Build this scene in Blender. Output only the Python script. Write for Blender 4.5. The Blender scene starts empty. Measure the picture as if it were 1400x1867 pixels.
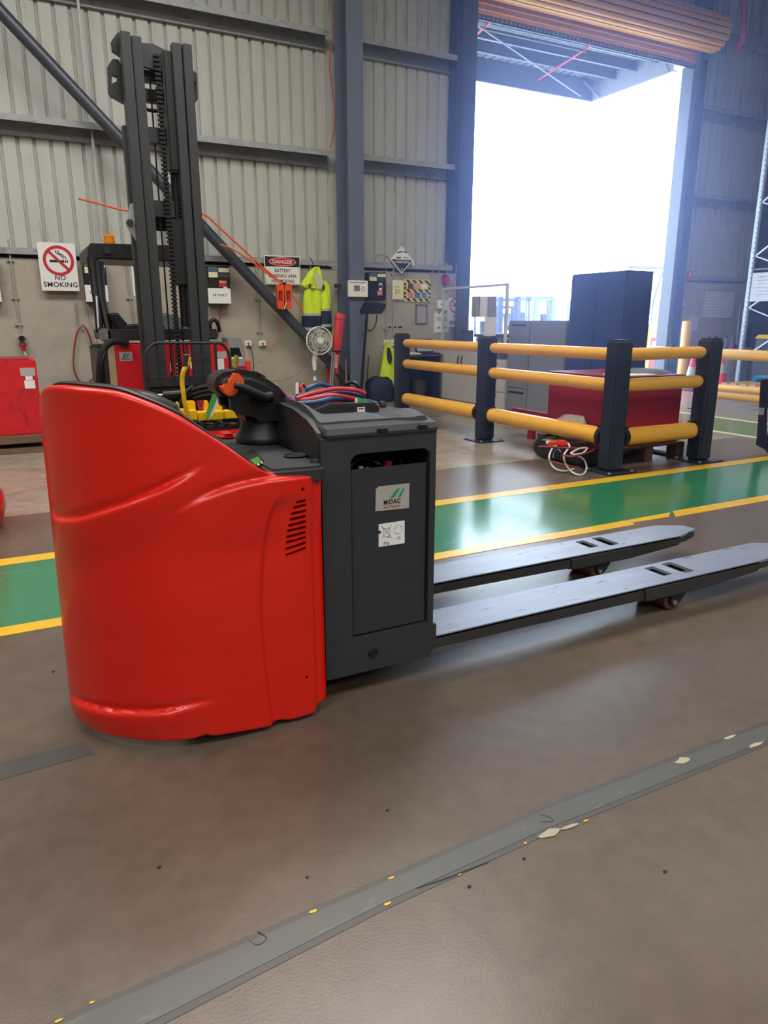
import bpy, bmesh, math, random
from mathutils import Vector, Matrix
random.seed(7)
C = bpy.context.scene.collection
PI = math.pi
S = bpy.context.scene

# ------------------------------------------------------------------ camera
CAM_H, FPX, HORIZON, VPX = 1.25, 1295.0, 586.0, 3280.0
pitch = math.atan((933.5 - HORIZON) / FPX)
_dx = (VPX - 700) / FPX
_fw = math.cos(pitch) + (933.5 - HORIZON) / FPX * math.sin(pitch)
yaw = math.atan2(_dx, _fw)                      # the back wall runs along +X, this far right of the view axis
cd = bpy.data.cameras.new('camera')
cam = bpy.data.objects.new('camera', cd)
C.objects.link(cam)
cam.location = (0, 0, CAM_H)
cam.rotation_euler = (PI / 2 - pitch, 0, yaw - PI / 2)
cd.sensor_fit = 'HORIZONTAL'
cd.sensor_width = 36
cd.lens = 36 * FPX / 1400
cd.clip_end = 300
S.camera = cam

# ------------------------------------------------------------------ world, added fill lights, exposure
w = bpy.data.worlds.new('World')
S.world = w
w.use_nodes = True
bg = w.node_tree.nodes['Background']
bg.inputs[0].default_value = (0.62, 0.77, 1.0, 1)
bg.inputs[1].default_value = 12
S.view_settings.view_transform = 'Standard'
S.view_settings.look = 'None'
S.view_settings.gamma = 1
S.view_settings.use_curve_mapping = False
S.view_settings.exposure = -0.08


def area_light(name, loc, rot, sx, sy, power, col):
    l = bpy.data.lights.new(name, 'AREA')
    l.shape = 'RECTANGLE'
    l.size, l.size_y, l.energy, l.color = sx, sy, power, col
    o = bpy.data.objects.new(name, l)
    C.objects.link(o)
    o.location, o.rotation_euler = loc, rot
    return o


WARM = (1.0, 0.96, 0.90)
FILL_W = (420, 350, 55, 320, 270, 70, 250, 200)
for i, (x, y) in enumerate(((-3, 5.5), (2.5, 5.5), (8.5, 5.0), (-3, -1.5), (2.5, -1.5), (8.5, -1.5), (-1, -7), (5, -7))):
    area_light('high_bay_lamp', (x, y, 6.9), (0, 0, 0), 4.5, 2.2, FILL_W[i], WARM)  # unseen fill lights, added under the roof to brighten the hall


# ------------------------------------------------------------------ materials
def lin(h):
    h = h.lstrip('#')
    v = [int(h[i:i + 2], 16) / 255 for i in (0, 2, 4)]
    return tuple(c / 12.92 if c <= 0.04045 else ((c + 0.055) / 1.055) ** 2.4 for c in v) + (1,)


MATS = {}


def mat(name, col, rough=0.5, metal=0.0, var=0.12, scale=6.0, bump=0.0, bscale=40.0, stretch=None, emit=0, dirt=None, trans=0, spec=0.5, coat=0):
    if name in MATS:
        return MATS[name]
    m = bpy.data.materials.new(name)
    m.use_nodes = True
    nt = m.node_tree
    b = nt.nodes['Principled BSDF']
    c = lin(col)
    b.inputs['Roughness'].default_value = rough
    b.inputs['Metallic'].default_value = metal
    b.inputs['Specular IOR Level'].default_value = spec
    if coat:
        b.inputs['Coat Weight'].default_value = coat
        b.inputs['Coat Roughness'].default_value = 0.12
    if trans:
        b.inputs['Transmission Weight'].default_value = trans
        b.inputs['IOR'].default_value = 1.1
    tc = nt.nodes.new('ShaderNodeTexCoord')
    src = tc.outputs['Object']
    if stretch:
        mp = nt.nodes.new('ShaderNodeMapping')
        mp.inputs['Scale'].default_value = stretch
        nt.links.new(src, mp.inputs[0])
        src = mp.outputs[0]
    n = nt.nodes.new('ShaderNodeTexNoise')
    n.inputs['Scale'].default_value = scale
    n.inputs['Detail'].default_value = 5
    n.inputs['Roughness'].default_value = 0.6
    nt.links.new(src, n.inputs['Vector'])
    mx = nt.nodes.new('ShaderNodeMix')
    mx.data_type = 'RGBA'
    mx.inputs[6].default_value = tuple(x * (1 - var) for x in c[:3]) + (1,)
    mx.inputs[7].default_value = tuple(min(1, x * (1 + var)) for x in c[:3]) + (1,)
    rm = nt.nodes.new('ShaderNodeMapRange')
    rm.inputs[1].default_value, rm.inputs[2].default_value = 0.3, 0.7
    nt.links.new(n.outputs['Fac'], rm.inputs[0])
    nt.links.new(rm.outputs[0], mx.inputs[0])
    out = mx.outputs[2]
    if dirt:
        dcol, lo, hi, ds, dst = dirt
        mp2 = nt.nodes.new('ShaderNodeMapping')
        mp2.inputs['Scale'].default_value = dst
        nt.links.new(tc.outputs['Object'], mp2.inputs[0])
        n2 = nt.nodes.new('ShaderNodeTexNoise')
        n2.inputs['Scale'].default_value = ds
        n2.inputs['Detail'].default_value = 7
        n2.inputs['Roughness'].default_value = 0.65
        nt.links.new(mp2.outputs[0], n2.inputs['Vector'])
        r2 = nt.nodes.new('ShaderNodeMapRange')
        r2.inputs[1].default_value, r2.inputs[2].default_value = lo, hi
        nt.links.new(n2.outputs['Fac'], r2.inputs[0])
        m2 = nt.nodes.new('ShaderNodeMix')
        m2.data_type = 'RGBA'
        m2.inputs[7].default_value = lin(dcol)
        nt.links.new(out, m2.inputs[6])
        nt.links.new(r2.outputs[0], m2.inputs[0])
        out = m2.outputs[2]
    nt.links.new(out, b.inputs['Base Color'])
    if emit:
        nt.links.new(out, b.inputs['Emission Color'])
        b.inputs['Emission Strength'].default_value = emit
    if bump:
        nb = nt.nodes.new('ShaderNodeTexNoise')
        nb.inputs['Scale'].default_value = bscale
        nb.inputs['Detail'].default_value = 4
        nt.links.new(src, nb.inputs['Vector'])
        bp = nt.nodes.new('ShaderNodeBump')
        bp.inputs['Strength'].default_value = bump
        bp.inputs['Distance'].default_value = 0.01
        nt.links.new(nb.outputs['Fac'], bp.inputs['Height'])
        nt.links.new(bp.outputs[0], b.inputs['Normal'])
    MATS[name] = m
    return m


RED = mat('truck_red', '#d51a08', 0.34, var=0.06, scale=3, bump=0.07, bscale=60, stretch=(0.6, 0.6, 3.0), coat=0.15)
REDB = mat('battery_red', '#cc1420', 0.5, var=0.1, dirt=('#7a1014', 0.55, 0.75, 6, (1, 1, 0.6)))
MAROON = mat('crate_maroon', '#9a1834', 0.5)
CHAR = mat('charcoal_paint', '#303237', 0.5, var=0.07, scale=20, bump=0.08, bscale=400)
CHARD = mat('charcoal_dark', '#242529', 0.45, var=0.08)
BLACK = mat('black_plastic', '#141416', 0.42, var=0.1)
BLACKM = mat('black_matte', '#101012', 0.7, var=0.1)
RUBBER = mat('rubber_mat', '#43474f', 0.55, var=0.06, scale=30, bump=0.15, bscale=300)
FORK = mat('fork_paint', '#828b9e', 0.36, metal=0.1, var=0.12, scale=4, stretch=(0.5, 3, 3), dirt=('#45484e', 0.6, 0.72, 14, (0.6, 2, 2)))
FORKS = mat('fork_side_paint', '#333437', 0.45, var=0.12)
ORANGE = mat('orange_plastic', '#e2531f', 0.4)
ORANGEC = mat('orange_cable', '#e8622c', 0.5)
YEL = mat('barrier_yellow', '#ebae42', 0.35, var=0.04, coat=0.2)
YELP = mat('bright_yellow', '#e8bb14', 0.45, var=0.1)
WARDR = mat('wardrobe_blue', '#33477c', 0.5, var=0.05)  # blue glare from the doorway painted into the base colour
NAVY = mat('navy_steel', '#26314a', 0.5, var=0.08)
POST = mat('post_navy', '#1f2838', 0.42, var=0.06)
COLM = mat('column_steel', '#5d6678', 0.5, var=0.08, stretch=(2, 2, 0.5))
BRACE = mat('brace_steel', '#4a4f58', 0.35, metal=0.3, var=0.12)
GIRT = mat('girt_galvanised', '#9a9d9e', 0.5, metal=0.1, var=0.15, scale=8, dirt=('#5d5a55', 0.55, 0.8, 5, (1, 1, 3)))
CLAD = mat('cladding', '#b4b5ae', 0.5, var=0.06, scale=3, stretch=(1, 1, 0.3), dirt=('#5f5b50', 0.58, 0.80, 7, (1.6, 1, 0.22)))
CLADG = mat('cladding_rib', '#9c9889', 0.55, var=0.1, scale=5, stretch=(1, 1, 0.4), dirt=('#3f3a32', 0.52, 0.72, 9, (2, 1, 0.5)))
CONC = mat('precast_concrete', '#aaa294', 0.8, var=0.09, scale=5, bump=0.3, bscale=60, dirt=('#6b6257', 0.66, 0.80, 2.2, (1, 1, 1)))
WHITE = mat('white_paint', '#e6e4de', 0.5, var=0.04)
PAPER = mat('paper_white', '#e9e9e6', 0.6, var=0.03)
CREAM = mat('cream_paper', '#e6e0b0', 0.6, var=0.04)
SIGNR = mat('sign_red', '#c01f2f', 0.5, var=0.03)
INK = mat('ink_black', '#151515', 0.6, var=0.02)
INKG = mat('ink_grey', '#77777a', 0.6, var=0.05)
TEAL = mat('logo_teal', '#12937b', 0.5, var=0.05)
GREEN = mat('tag_green', '#4c9a52', 0.5, var=0.1)
SILVER = mat('label_silver', '#b9b5ac', 0.4, metal=0.2, var=0.05)
STEEL = mat('bright_steel', '#b8bcc2', 0.3, metal=0.8, var=0.08)
GREYC = mat('cabinet_grey', '#7d818c', 0.5, var=0.04)
WHITEC = mat('cabinet_white', '#c3c0bc', 0.5, var=0.04)
HIVIS = mat('hivis_yellow', '#d3ea2a', 0.7, var=0.1, bump=0.3, bscale=30)
NAVYC = mat('navy_cloth', '#1d2540', 0.8, var=0.15)
REFL = mat('reflective_tape', '#a9b0ad', 0.4, var=0.05)
REDCL = mat('red_vinyl', '#c93a3c', 0.5, var=0.1, bump=0.2, bscale=25)
REDC = mat('red_cable', '#c02636', 0.4)
BLUEC = mat('blue_cable', '#20507c', 0.4)
DKRED = mat('red_brown_cable', '#8e3326', 0.5)
WOOD = mat('pallet_wood', '#c9a06a', 0.7, var=0.2, scale=8, stretch=(1, 6, 6))
WOODD = mat('old_pallet_wood', '#6e5640', 0.8, var=0.25, scale=8, stretch=(1, 6, 6))
CONEO = mat('cone_red', '#e6392a', 0.5)
TYRE = mat('roller_rubber', '#5d4238', 0.5, var=0.2)
LAMP = mat('beacon_amber', '#d4801c', 0.3, trans=0.2)
GLASS = mat('clear_screen', '#e4ecf4', 0.04, trans=0.96, var=0.0)
PLASTIC = mat('clear_bag', '#d8cec4', 0.35, trans=0.35, var=0.15, scale=12, bump=0.6, bscale=18)
DOORY = mat('roller_yellow', '#e29c20', 0.45, var=0.05)
OUTG = mat('outside_concrete', '#c9c7c2', 0.8, var=0.06, scale=0.6)
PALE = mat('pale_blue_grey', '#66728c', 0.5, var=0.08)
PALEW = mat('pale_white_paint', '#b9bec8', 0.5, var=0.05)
ROOFM = mat('roof_sheet', '#84888f', 0.5, metal=0.1, var=0.08)
ROOFB = mat('roof_beam', '#525c6e', 0.5, var=0.06)
DKCEIL = mat('ceiling_sheet', '#4a5468', 0.6, var=0.08)
PIPER = mat('pipe_red', '#b3263c', 0.45)
SCREEN = mat('screen_dark', '#10151c', 0.15)
TAN = mat('tan_strip', '#b7a07c', 0.6)
BLUEP = mat('blue_plastic', '#3f8fd8', 0.4)
SKIN0 = None


# ------------------------------------------------------------------ helpers
def cat_rom(P, n=8):
    P = [Vector(p) for p in P]
    if len(P) < 3:
        return P
    P = [2 * P[0] - P[1]] + P + [2 * P[-1] - P[-2]]
    o = []
    for i in range(1, len(P) - 2):
        a, b, c, d = P[i - 1], P[i], P[i + 1], P[i + 2]
        for k in range(n):
            t = k / n
            o.append(0.5 * (2 * b + (c - a) * t + (2 * a - 5 * b + 4 * c - d) * t * t + (3 * b - a - 3 * c + d) * t ** 3))
    o.append(P[-2].copy())
    return o


class MB:
    def __init__(self):
        self.bm = bmesh.new()

    def _bevel(self, verts, bev, seg=2):
        es = set()
        for v in verts:
            for e in v.link_edges:
                es.add(e)
        bmesh.ops.bevel(self.bm, geom=list(es), offset=bev, segments=seg, affect='EDGES', clamp_overlap=True)

    def box(self, x0, x1, y0, y1, z0, z1, bev=0, seg=2, mx=None):
        r = bmesh.ops.create_cube(self.bm, size=1)
        vs = r['verts']
        for v in vs:
            v.co = Vector(((x0 + x1) / 2 + v.co.x * (x1 - x0), (y0 + y1) / 2 + v.co.y * (y1 - y0), (z0 + z1) / 2 + v.co.z * (z1 - z0)))
            if mx:
                v.co = mx @ v.co
        if bev:
            self._bevel(vs, bev, seg)
        return self

    def bar(self, p0, p1, wd, ht, up=(0, 0, 1), bev=0):
        p0, p1 = Vector(p0), Vector(p1)
        d = (p1 - p0).normalized()
        u = Vector(up)
        s = d.cross(u).normalized()
        u = s.cross(d)
        mx = Matrix((s, d, u)).transposed().to_4x4()
        mx.translation = (p0 + p1) / 2
        L = (p1 - p0).length
        return self.box(-wd / 2, wd / 2, -L / 2, L / 2, -ht / 2, ht / 2, bev, 2, mx)

    def tube(self, pts, r, n=8, smooth=0, closed=False):
        pts = cat_rom(pts, smooth) if smooth else [Vector(p) for p in pts]
        m = len(pts)
        rs = r if isinstance(r, (list, tuple)) else [r] * m
        if len(rs) != m:
            rs = [rs[min(len(rs) - 1, int(i * len(rs) / m))] for i in range(m)]
        rings = []
        prev = None
        for i, p in enumerate(pts):
            if closed:
                t = pts[(i + 1) % m] - pts[i - 1]
            else:
                t = pts[min(i + 1, m - 1)] - pts[max(i - 1, 0)]
            if t.length < 1e-9:
                t = Vector((0, 0, 1))
            t.normalize()
            if prev is None:
                a = Vector((0, 0, 1)) if abs(t.z) < 0.9 else Vector((1, 0, 0))
                u = t.cross(a).normalized()
            else:
                u = (prev - t * prev.dot(t))
                u = u.normalized() if u.length > 1e-6 else t.orthogonal().normalized()
            prev = u
            v = t.cross(u)
            rings.append([self.bm.verts.new(p + rs[i] * (math.cos(2 * PI * k / n) * u + math.sin(2 * PI * k / n) * v)) for k in range(n)])
        for i in range(m if closed else m - 1):
            A, B = rings[i], rings[(i + 1) % m]
            for k in range(n):
                self.bm.faces.new((A[k], A[(k + 1) % n], B[(k + 1) % n], B[k]))
        if not closed:
            self.bm.faces.new(rings[0][::-1])
            self.bm.faces.new(rings[-1])
        return self

    def cyl(self, p0, p1, r, r2=None, n=20):
        return self.tube([p0, p1], [r, r if r2 is None else r2], n)

    def lathe(self, prof, centre, n=24, axis='Z'):
        c = Vector(centre)
        rings = []
        for r, h in prof:
            ring = []
            for k in range(n):
                a = 2 * PI * k / n
                q = (r * math.cos(a), r * math.sin(a), h)
                if axis == 'Y':
                    q = (q[0], q[2], q[1])
                elif axis == 'X':
                    q = (q[2], q[0], q[1])
                ring.append(self.bm.verts.new(c + Vector(q)))
            rings.append(ring)
        for A, B in zip(rings, rings[1:]):
            for k in range(n):
                self.bm.faces.new((A[k], A[(k + 1) % n], B[(k + 1) % n], B[k]))
        self.bm.faces.new(rings[0][::-1])
        self.bm.faces.new(rings[-1])
        return self

    def prism(self, poly, axis, a, b, bev=0, seg=2):
        def P(p, t):
            return {'X': (t, p[0], p[1]), 'Y': (p[0], t, p[1]), 'Z': (p[0], p[1], t)}[axis]
        A = [self.bm.verts.new(P(p, a)) for p in poly]
        B = [self.bm.verts.new(P(p, b)) for p in poly]
        n = len(poly)
        fs = [self.bm.faces.new(A), self.bm.faces.new(B[::-1])]
        for k in range(n):
            fs.append(self.bm.faces.new((A[k], B[k], B[(k + 1) % n], A[(k + 1) % n])))
        if bev:
            es = set(fs[0].edges) | set(fs[1].edges)
            bmesh.ops.bevel(self.bm, geom=list(es), offset=bev, segments=seg, affect='EDGES', clamp_overlap=True)
        return self

    def sphere(self, c, r, sx=1, sy=1, sz=1, n=12):
        q = bmesh.ops.create_uvsphere(self.bm, u_segments=n, v_segments=max(6, n * 2 // 3), radius=r)
        for v in q['verts']:
            v.co = Vector((v.co.x * sx, v.co.y * sy, v.co.z * sz)) + Vector(c)
        return self

    def loft(self, rows, n=24, amp=0.0, k=5, ph=0.0):
        """rows of (z, x_left, x_right, y_centre, half_depth): a soft closed shape, folds of depth amp"""
        rings = []
        for (z, xl, xr, yc, hd) in rows:
            cx, hw = (xl + xr) / 2, (xr - xl) / 2
            ring = []
            for i in range(n):
                a = 2 * PI * i / n
                ca, sa = math.cos(a), math.sin(a)
                f = amp * math.sin(k * a + ph + z * 9) * abs(sa)
                ring.append(self.bm.verts.new((cx + hw * math.copysign(abs(ca) ** 0.8, ca), yc + (hd + f) * math.copysign(abs(sa) ** 0.7, sa), z)))
            rings.append(ring)
        for A, B in zip(rings, rings[1:]):
            for i in range(n):
                self.bm.faces.new((A[i], A[(i + 1) % n], B[(i + 1) % n], B[i]))
        self.bm.faces.new(rings[0][::-1])
        self.bm.faces.new(rings[-1])
        return self

    def grid(self, fn, nu, nv):
        V = [[self.bm.verts.new(fn(i / nu, j / nv)) for j in range(nv + 1)] for i in range(nu + 1)]
        for i in range(nu):
            for j in range(nv):
                self.bm.faces.new((V[i][j], V[i + 1][j], V[i + 1][j + 1], V[i][j + 1]))
        return self

    def build(self, name, material, parent=None, smooth=True, local=False, angle=35):
        bmesh.ops.recalc_face_normals(self.bm, faces=self.bm.faces)
        me = bpy.data.meshes.new(name)
        self.bm.to_mesh(me)
        self.bm.free()
        me.materials.append(material)
        if smooth:
            me.polygons.foreach_set('use_smooth', [True] * len(me.polygons))
            me.set_sharp_from_angle(angle=math.radians(angle))
        return link(name, me, parent, local)


def link(name, me, parent=None, local=False):
    o = bpy.data.objects.new(name, me)
    C.objects.link(o)
    if parent:
        o.parent = parent
        if not local and parent.type == 'EMPTY':
            o.location = -Vector(parent.location)
    return o


def tag(o, label, cat, group=None):
    o['label'], o['category'] = label, cat
    if group:
        o['group'] = group
    return o


def thing(name, label, cat, loc=(0, 0, 0), group=None):
    o = bpy.data.objects.new(name, None)
    C.objects.link(o)
    o.empty_display_size = 0.1
    o.location = loc
    return tag(o, label, cat, group)


def struct(o):
    o['kind'] = 'structure'
    return o


def dup(root, loc, label=None, rotz=None):
    r = root.copy()
    C.objects.link(r)
    r.location = loc
    if rotz is not None:
        r.rotation_euler = (0, 0, rotz)
    if label:
        r['label'] = label
    for ch in list(root.children):
        c = ch.copy()
        C.objects.link(c)
        c.parent = r
        for g in list(ch.children):
            d = g.copy()
            C.objects.link(d)
            d.parent = c
    return r


def text(s, name, cx, z, at, wd, ht, material, parent, face='-Y', bold=0.0, thick=0.0012, slant=0):
    """raised lettering centred on (cx, z) of the plane at depth `at`, wd x ht metres; face '-Y' looks at -Y, '-X' at -X"""
    cu = bpy.data.curves.new(name, 'FONT')
    cu.body = s
    cu.align_x, cu.align_y = 'CENTER', 'CENTER'
    cu.size = 1
    cu.offset = bold
    cu.shear = slant
    cu.space_character = 1.0 + bold * 4
    cu.resolution_u = 3
    t = bpy.data.objects.new(name, cu)
    C.objects.link(t)
    me = bpy.data.meshes.new_from_object(t.evaluated_get(bpy.context.evaluated_depsgraph_get()))
    bpy.data.objects.remove(t)
    xs = [v.co.x for v in me.vertices]
    ys = [v.co.y for v in me.vertices]
    x0, x1, y0, y1 = min(xs), max(xs), min(ys), max(ys)
    for v in me.vertices:
        a = (v.co.x - (x0 + x1) / 2) / max(1e-6, x1 - x0) * wd
        b = (v.co.y - (y0 + y1) / 2) / max(1e-6, y1 - y0) * ht
        v.co = (cx + a, at - thick, z + b) if face == '-Y' else (at - thick, cx - a, z + b)
    me.materials.clear()
    me.materials.append(material)
    return link(name, me, parent)


def poly_plate(pts, at, th, face='-Y'):
    """flat plate with outline pts (a, z) lying in front of the plane at `at`"""
    m = MB()
    m.prism(pts, 'Y' if face == '-Y' else 'X', at - th, at)
    return m


def ring_pts(cx, cz, r, n=32):
    return [(cx + r * math.cos(2 * PI * i / n), cz + r * math.sin(2 * PI * i / n)) for i in range(n)]


def annulus(cx, cz, r0, r1, at, th, n=40):
    m = MB()
    V = [[m.bm.verts.new((cx + r * math.cos(2 * PI * i / n), y, cz + r * math.sin(2 * PI * i / n))) for i in range(n)] for r, y in ((r0, at), (r1, at), (r1, at - th), (r0, at - th))]
    for j in range(4):
        A, B = V[j], V[(j + 1) % 4]
        for i in range(n):
            m.bm.faces.new((A[i], A[(i + 1) % n], B[(i + 1) % n], B[i]))
    return m


def rect(x0, x1, z0, z1):
    return [(x0, z0), (x1, z0), (x1, z1), (x0, z1)]


# the survey of the photograph: a pixel plus one known plane gives a place in the room
_cp, _sp = math.cos(pitch), math.sin(pitch)
_f = Vector((math.cos(yaw), math.sin(yaw), 0))
_r = Vector((math.sin(yaw), -math.cos(yaw), 0))
_F = _f * _cp + Vector((0, 0, -_sp))
_D = -_f * _sp + Vector((0, 0, -_cp))


def _ray(u, v):
    return _r * ((u - 700) / FPX) + _D * ((v - 933.5) / FPX) + _F


def at_y(u, v, y):
    d = _ray(u, v)
    t = y / d.y
    return (t * d.x, CAM_H + t * d.z)


def at_x(u, v, x):
    d = _ray(u, v)
    t = x / d.x
    return (t * d.y, CAM_H + t * d.z)


def at_z(u, v, z):
    d = _ray(u, v)
    t = (z - CAM_H) / d.z
    return (t * d.x, t * d.y)

# ------------------------------------------------------------------ the setting
WY = 10.5           # face of the precast dado
FLOORM = mat('floor_sealed', '#5f5449', 0.28, var=0.13, scale=14, dirt=('#53473c', 0.48, 0.85, 2.2, (1, 1, 1)), bump=0.04, bscale=160)
FLOORB = mat('floor_worn', '#8d8478', 0.27, var=0.15, scale=9, dirt=('#6f6154', 0.52, 0.75, 2.0, (1, 1.8, 1)), bump=0.05, bscale=90)
WALKG = mat('walkway_green', '#2b7550', 0.17, var=0.10, scale=2, spec=0.75, dirt=('#5a8a72', 0.58, 0.80, 4, (0.6, 2, 1)))
LINEY = mat('line_yellow', '#dcae2a', 0.26, var=0.08, scale=9, dirt=('#9a8040', 0.66, 0.78, 9, (1, 2, 1)))
LINEC = mat('line_cream', '#d9d2a2', 0.4, var=0.08, scale=9)
TAPE = mat('floor_tape', '#545450', 0.33, var=0.07, scale=9, dirt=('#7b7568', 0.6, 0.75, 6, (1, 3, 1)))
TAPEE = mat('floor_tape_edge', '#474744', 0.4, var=0.07, scale=9)

floor = struct(MB().box(-12, 14.8, -12, 5.17, -0.25, 0).build('floor', FLOORM, smooth=False))
MB().box(-12, 14.8, 5.175, 10.9, -0.25, 0).build('floor_slab', FLOORB, floor, smooth=False)


def strip(name, pts_lo, pts_hi, material, z=0.0015):
    m = MB()
    m.prism(list(pts_lo) + list(pts_hi)[::-1], 'Z', 0.0002, z)
    return m.build(name, material, floor, smooth=False)


strip('walkway_paint', [(-12, 3.16), (14.5, 3.24)], [(-12, 4.06), (14.5, 4.26)], WALKG)
strip('yellow_line', [(-12, 4.0), (2.6, 4.11), (14.5, 4.19)], [(-12, 4.09), (2.6, 4.235), (14.5, 4.33)], LINEY, 0.0024)
strip('yellow_line', [(-12, 3.08), (3.05, 3.115)], [(-12, 3.175), (3.05, 3.21)], LINEY, 0.0024)
strip('yellow_line', [(3.05, 3.115), (3.42, 3.12), (3.44, 3.16), (3.76, 3.15)], [(3.05, 3.21), (3.86, 3.225)], LINEY, 0.0024)
strip('yellow_line', [(3.80, 3.13), (14.5, 3.19)], [(3.90, 3.24), (14.5, 3.30)], LINEY, 0.0024)
strip('crossing_paint', [(7.32, 4.33), (8.40, 4.33)], [(7.32, 9.4), (8.40, 9.4)], WALKG, 0.0012)
strip('cream_line', [(7.26, 4.33), (7.34, 4.33)], [(7.26, 9.4), (7.34, 9.4)], LINEC, 0.0022)
strip('cream_line', [(8.36, 4.33), (8.46, 4.33)], [(8.36, 9.4), (8.46, 9.4)], LINEC, 0.0022)
_lo = [(-1.5, 1.03), (0.1, 1.09), (0.59, 1.136), (1.07, 1.158), (1.92, 1.155), (5, 1.16)]
_hi = [(-1.5, 1.13), (0.0, 1.195), (0.63, 1.223), (1.15, 1.25), (2.05, 1.245), (5, 1.25)]
strip('tape_edge', _lo, _hi, TAPEE, 0.001)
strip('tape', [(x, y + 0.017) for x, y in _lo], [(x, y - 0.016) for x, y in _hi], TAPE, 0.0018)
strip('tape', [(-0.42, 2.03), (0.09, 2.055)], [(-0.42, 2.13), (0.07, 2.135)], TAPEE, 0.0012)
BARE = mat('bare_patch', '#a39a84', 0.7, var=0.1)


def fleck(u, v, rx, ry, material, ang=0.0, n=9):
    cx, cy = at_z(u, v, 0)
    pts = []
    for i in range(n):
        a = 2 * PI * i / n
        k = random.uniform(0.7, 1.2)
        x, y = rx * k * math.cos(a), ry * k * math.sin(a)
        pts.append((cx + x * math.cos(ang) - y * math.sin(ang), cy + x * math.sin(ang) + y * math.cos(ang)))
    m = MB()
    m.prism(pts, 'Z', 0.0016, 0.0026)
    m.build('worn_patch', material, floor, smooth=False)


fleck(1003, 1520, 0.040, 0.014, BARE)
fleck(1038, 1508, 0.030, 0.006, BARE)
fleck(1245, 1388, 0.028, 0.014, BARE)
fleck(1378, 1359, 0.034, 0.008, BARE)
fleck(1330, 1345, 0.03, 0.006, BARE)
for u, v, a, b in ((571, 1663, 0.010, 0.004), (707, 1649, 0.012, 0.004), (713, 1602, 0.008, 0.003), (958, 1538, 0.005, 0.003), (1068, 1497, 0.009, 0.003), (838, 1596, 0.006, 0.002), (168, 1829, 0.006, 0.003), (107, 1862, 0.008, 0.003)):
    fleck(u, v, a, b, LINEY, 0.05, 6)
# long scuffs and loose ends along the tape
for pts in ([(470, 1700), (486, 1712), (470, 1724), (455, 1716)], [(985, 1486), (1000, 1490), (1008, 1498), (985, 1500)], [(760, 1620), (820, 1600), (890, 1572)]):
    MB().tube([(*at_z(u, v, 0), 0.0022) for u, v in pts], 0.0013, 5, smooth=5).build('tape_scuff', TAPEE, floor)
for u, v in ((97, 1225), (955, 1566), (855, 1617), (1212, 1590), (290, 1582), (706, 1478), (560, 1600)):
    fleck(u, v, 0.006, 0.004, INK, 0.3, 6)

yard = struct(MB().box(-60, 120, 10.95, 140, -0.3, -0.02).build('ground', OUTG, smooth=False))

# back wall: precast dado, ribbed sheets above, girts
wall = bpy.data.objects.new('wall_back', None)
C.objects.link(wall)
struct(wall)
for x0, x1 in ((-12.0, -6.005), (-6.0, -1.4), (-1.395, 2.33), (2.335, 4.70), (4.705, 6.95), (12.02, 14.75)):
    MB().box(x0, x1, WY, WY + 0.16, 0, 2.02, 0.006).build('concrete_panel', CONC, wall, smooth=False)


def sheet_mesh(z0, z1, pitchx=0.19, nrib=4):
    m = MB()
    prof = []
    for i in range(nrib):
        x = i * pitchx
        prof += [(x, 0), (x + pitchx - 0.046, 0), (x + pitchx - 0.038, 0.032), (x + pitchx - 0.024, 0.032), (x + pitchx - 0.020, 0.026), (x + pitchx - 0.014, 0.032), (x + pitchx - 0.006, 0.032)]
    prof.append((nrib * pitchx + 0.006, 0.0005))
    A = [m.bm.verts.new((x, y, z0)) for x, y in prof]
    B = [m.bm.verts.new((x, y, z1)) for x, y in prof]
    for i in range(len(prof) - 1):
        m.bm.faces.new((A[i], A[i + 1], B[i + 1], B[i]))
    return m


proto = sheet_mesh(2.0, 7.4).build('cladding_sheet', CLAD, wall, smooth=False, local=True)
proto.location = (-12.08, WY + 0.2, 0)
x = -12.08 + 0.76
while x < 14.6:
    if not (6.5 < x < 11.95):
        o = proto.copy()
        C.objects.link(o)
        o.location = (x, WY + 0.2, 0)
    x += 0.76
top = sheet_mesh(5.95, 7.4).build('cladding_sheet', CLAD, wall, smooth=False, local=True)
top.location = (6.92, WY + 0.2, 0)
for k in range(1, 7):
    o = top.copy()
    C.objects.link(o)
    o.location = (6.92 + 0.76 * k, WY + 0.2, 0)


def girt(x0, x1, z):
    m = MB()
    f, b = WY - 0.06, WY + 0.19
    m.prism([(f, z), (f, z - 0.078), (f + 0.006, z - 0.078), (f + 0.006, z - 0.006), (b - 0.006, z - 0.006), (b - 0.006, z - 0.19), (b - 0.05, z - 0.19), (b - 0.05, z - 0.196), (b, z - 0.196), (b, z)], 'X', x0, x1)
    m.build('girt', GIRT, wall, smooth=False)


for z in (2.14, 3.66, 5.20, 6.55):
    girt(-12, 4.60, z)
    girt(4.90, 6.70, z)
    girt(12.14, 14.5, z)
for z in (2.14,):
    MB().box(-6, 4.6, WY + 0.10, WY + 0.19, 1.90, 2.06).build('sill_plate', CHARD, wall, smooth=False)  # dark strip put in for the shaded gap under the base girt
    MB().box(4.9, 6.7, WY + 0.10, WY + 0.19, 1.90, 2.06).build('sill_plate', CHARD, wall, smooth=False)
# thin bridging straps between the girts
BRIDGE = mat('bridging_grey', '#a9aba8', 0.45, var=0.08)
for (u, v, u2, v2) in ((140, -30, 163, 232), (165, 236, 188, 440)):
    a, b = at_y(u, v, WY + 0.08), at_y(u2, v2, WY + 0.08)
    MB().box((a[0] + b[0]) / 2 - 0.016, (a[0] + b[0]) / 2 + 0.016, WY + 0.06, WY + 0.1, b[1], a[1]).build('bridging_strap', BRIDGE, wall, smooth=False)

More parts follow.
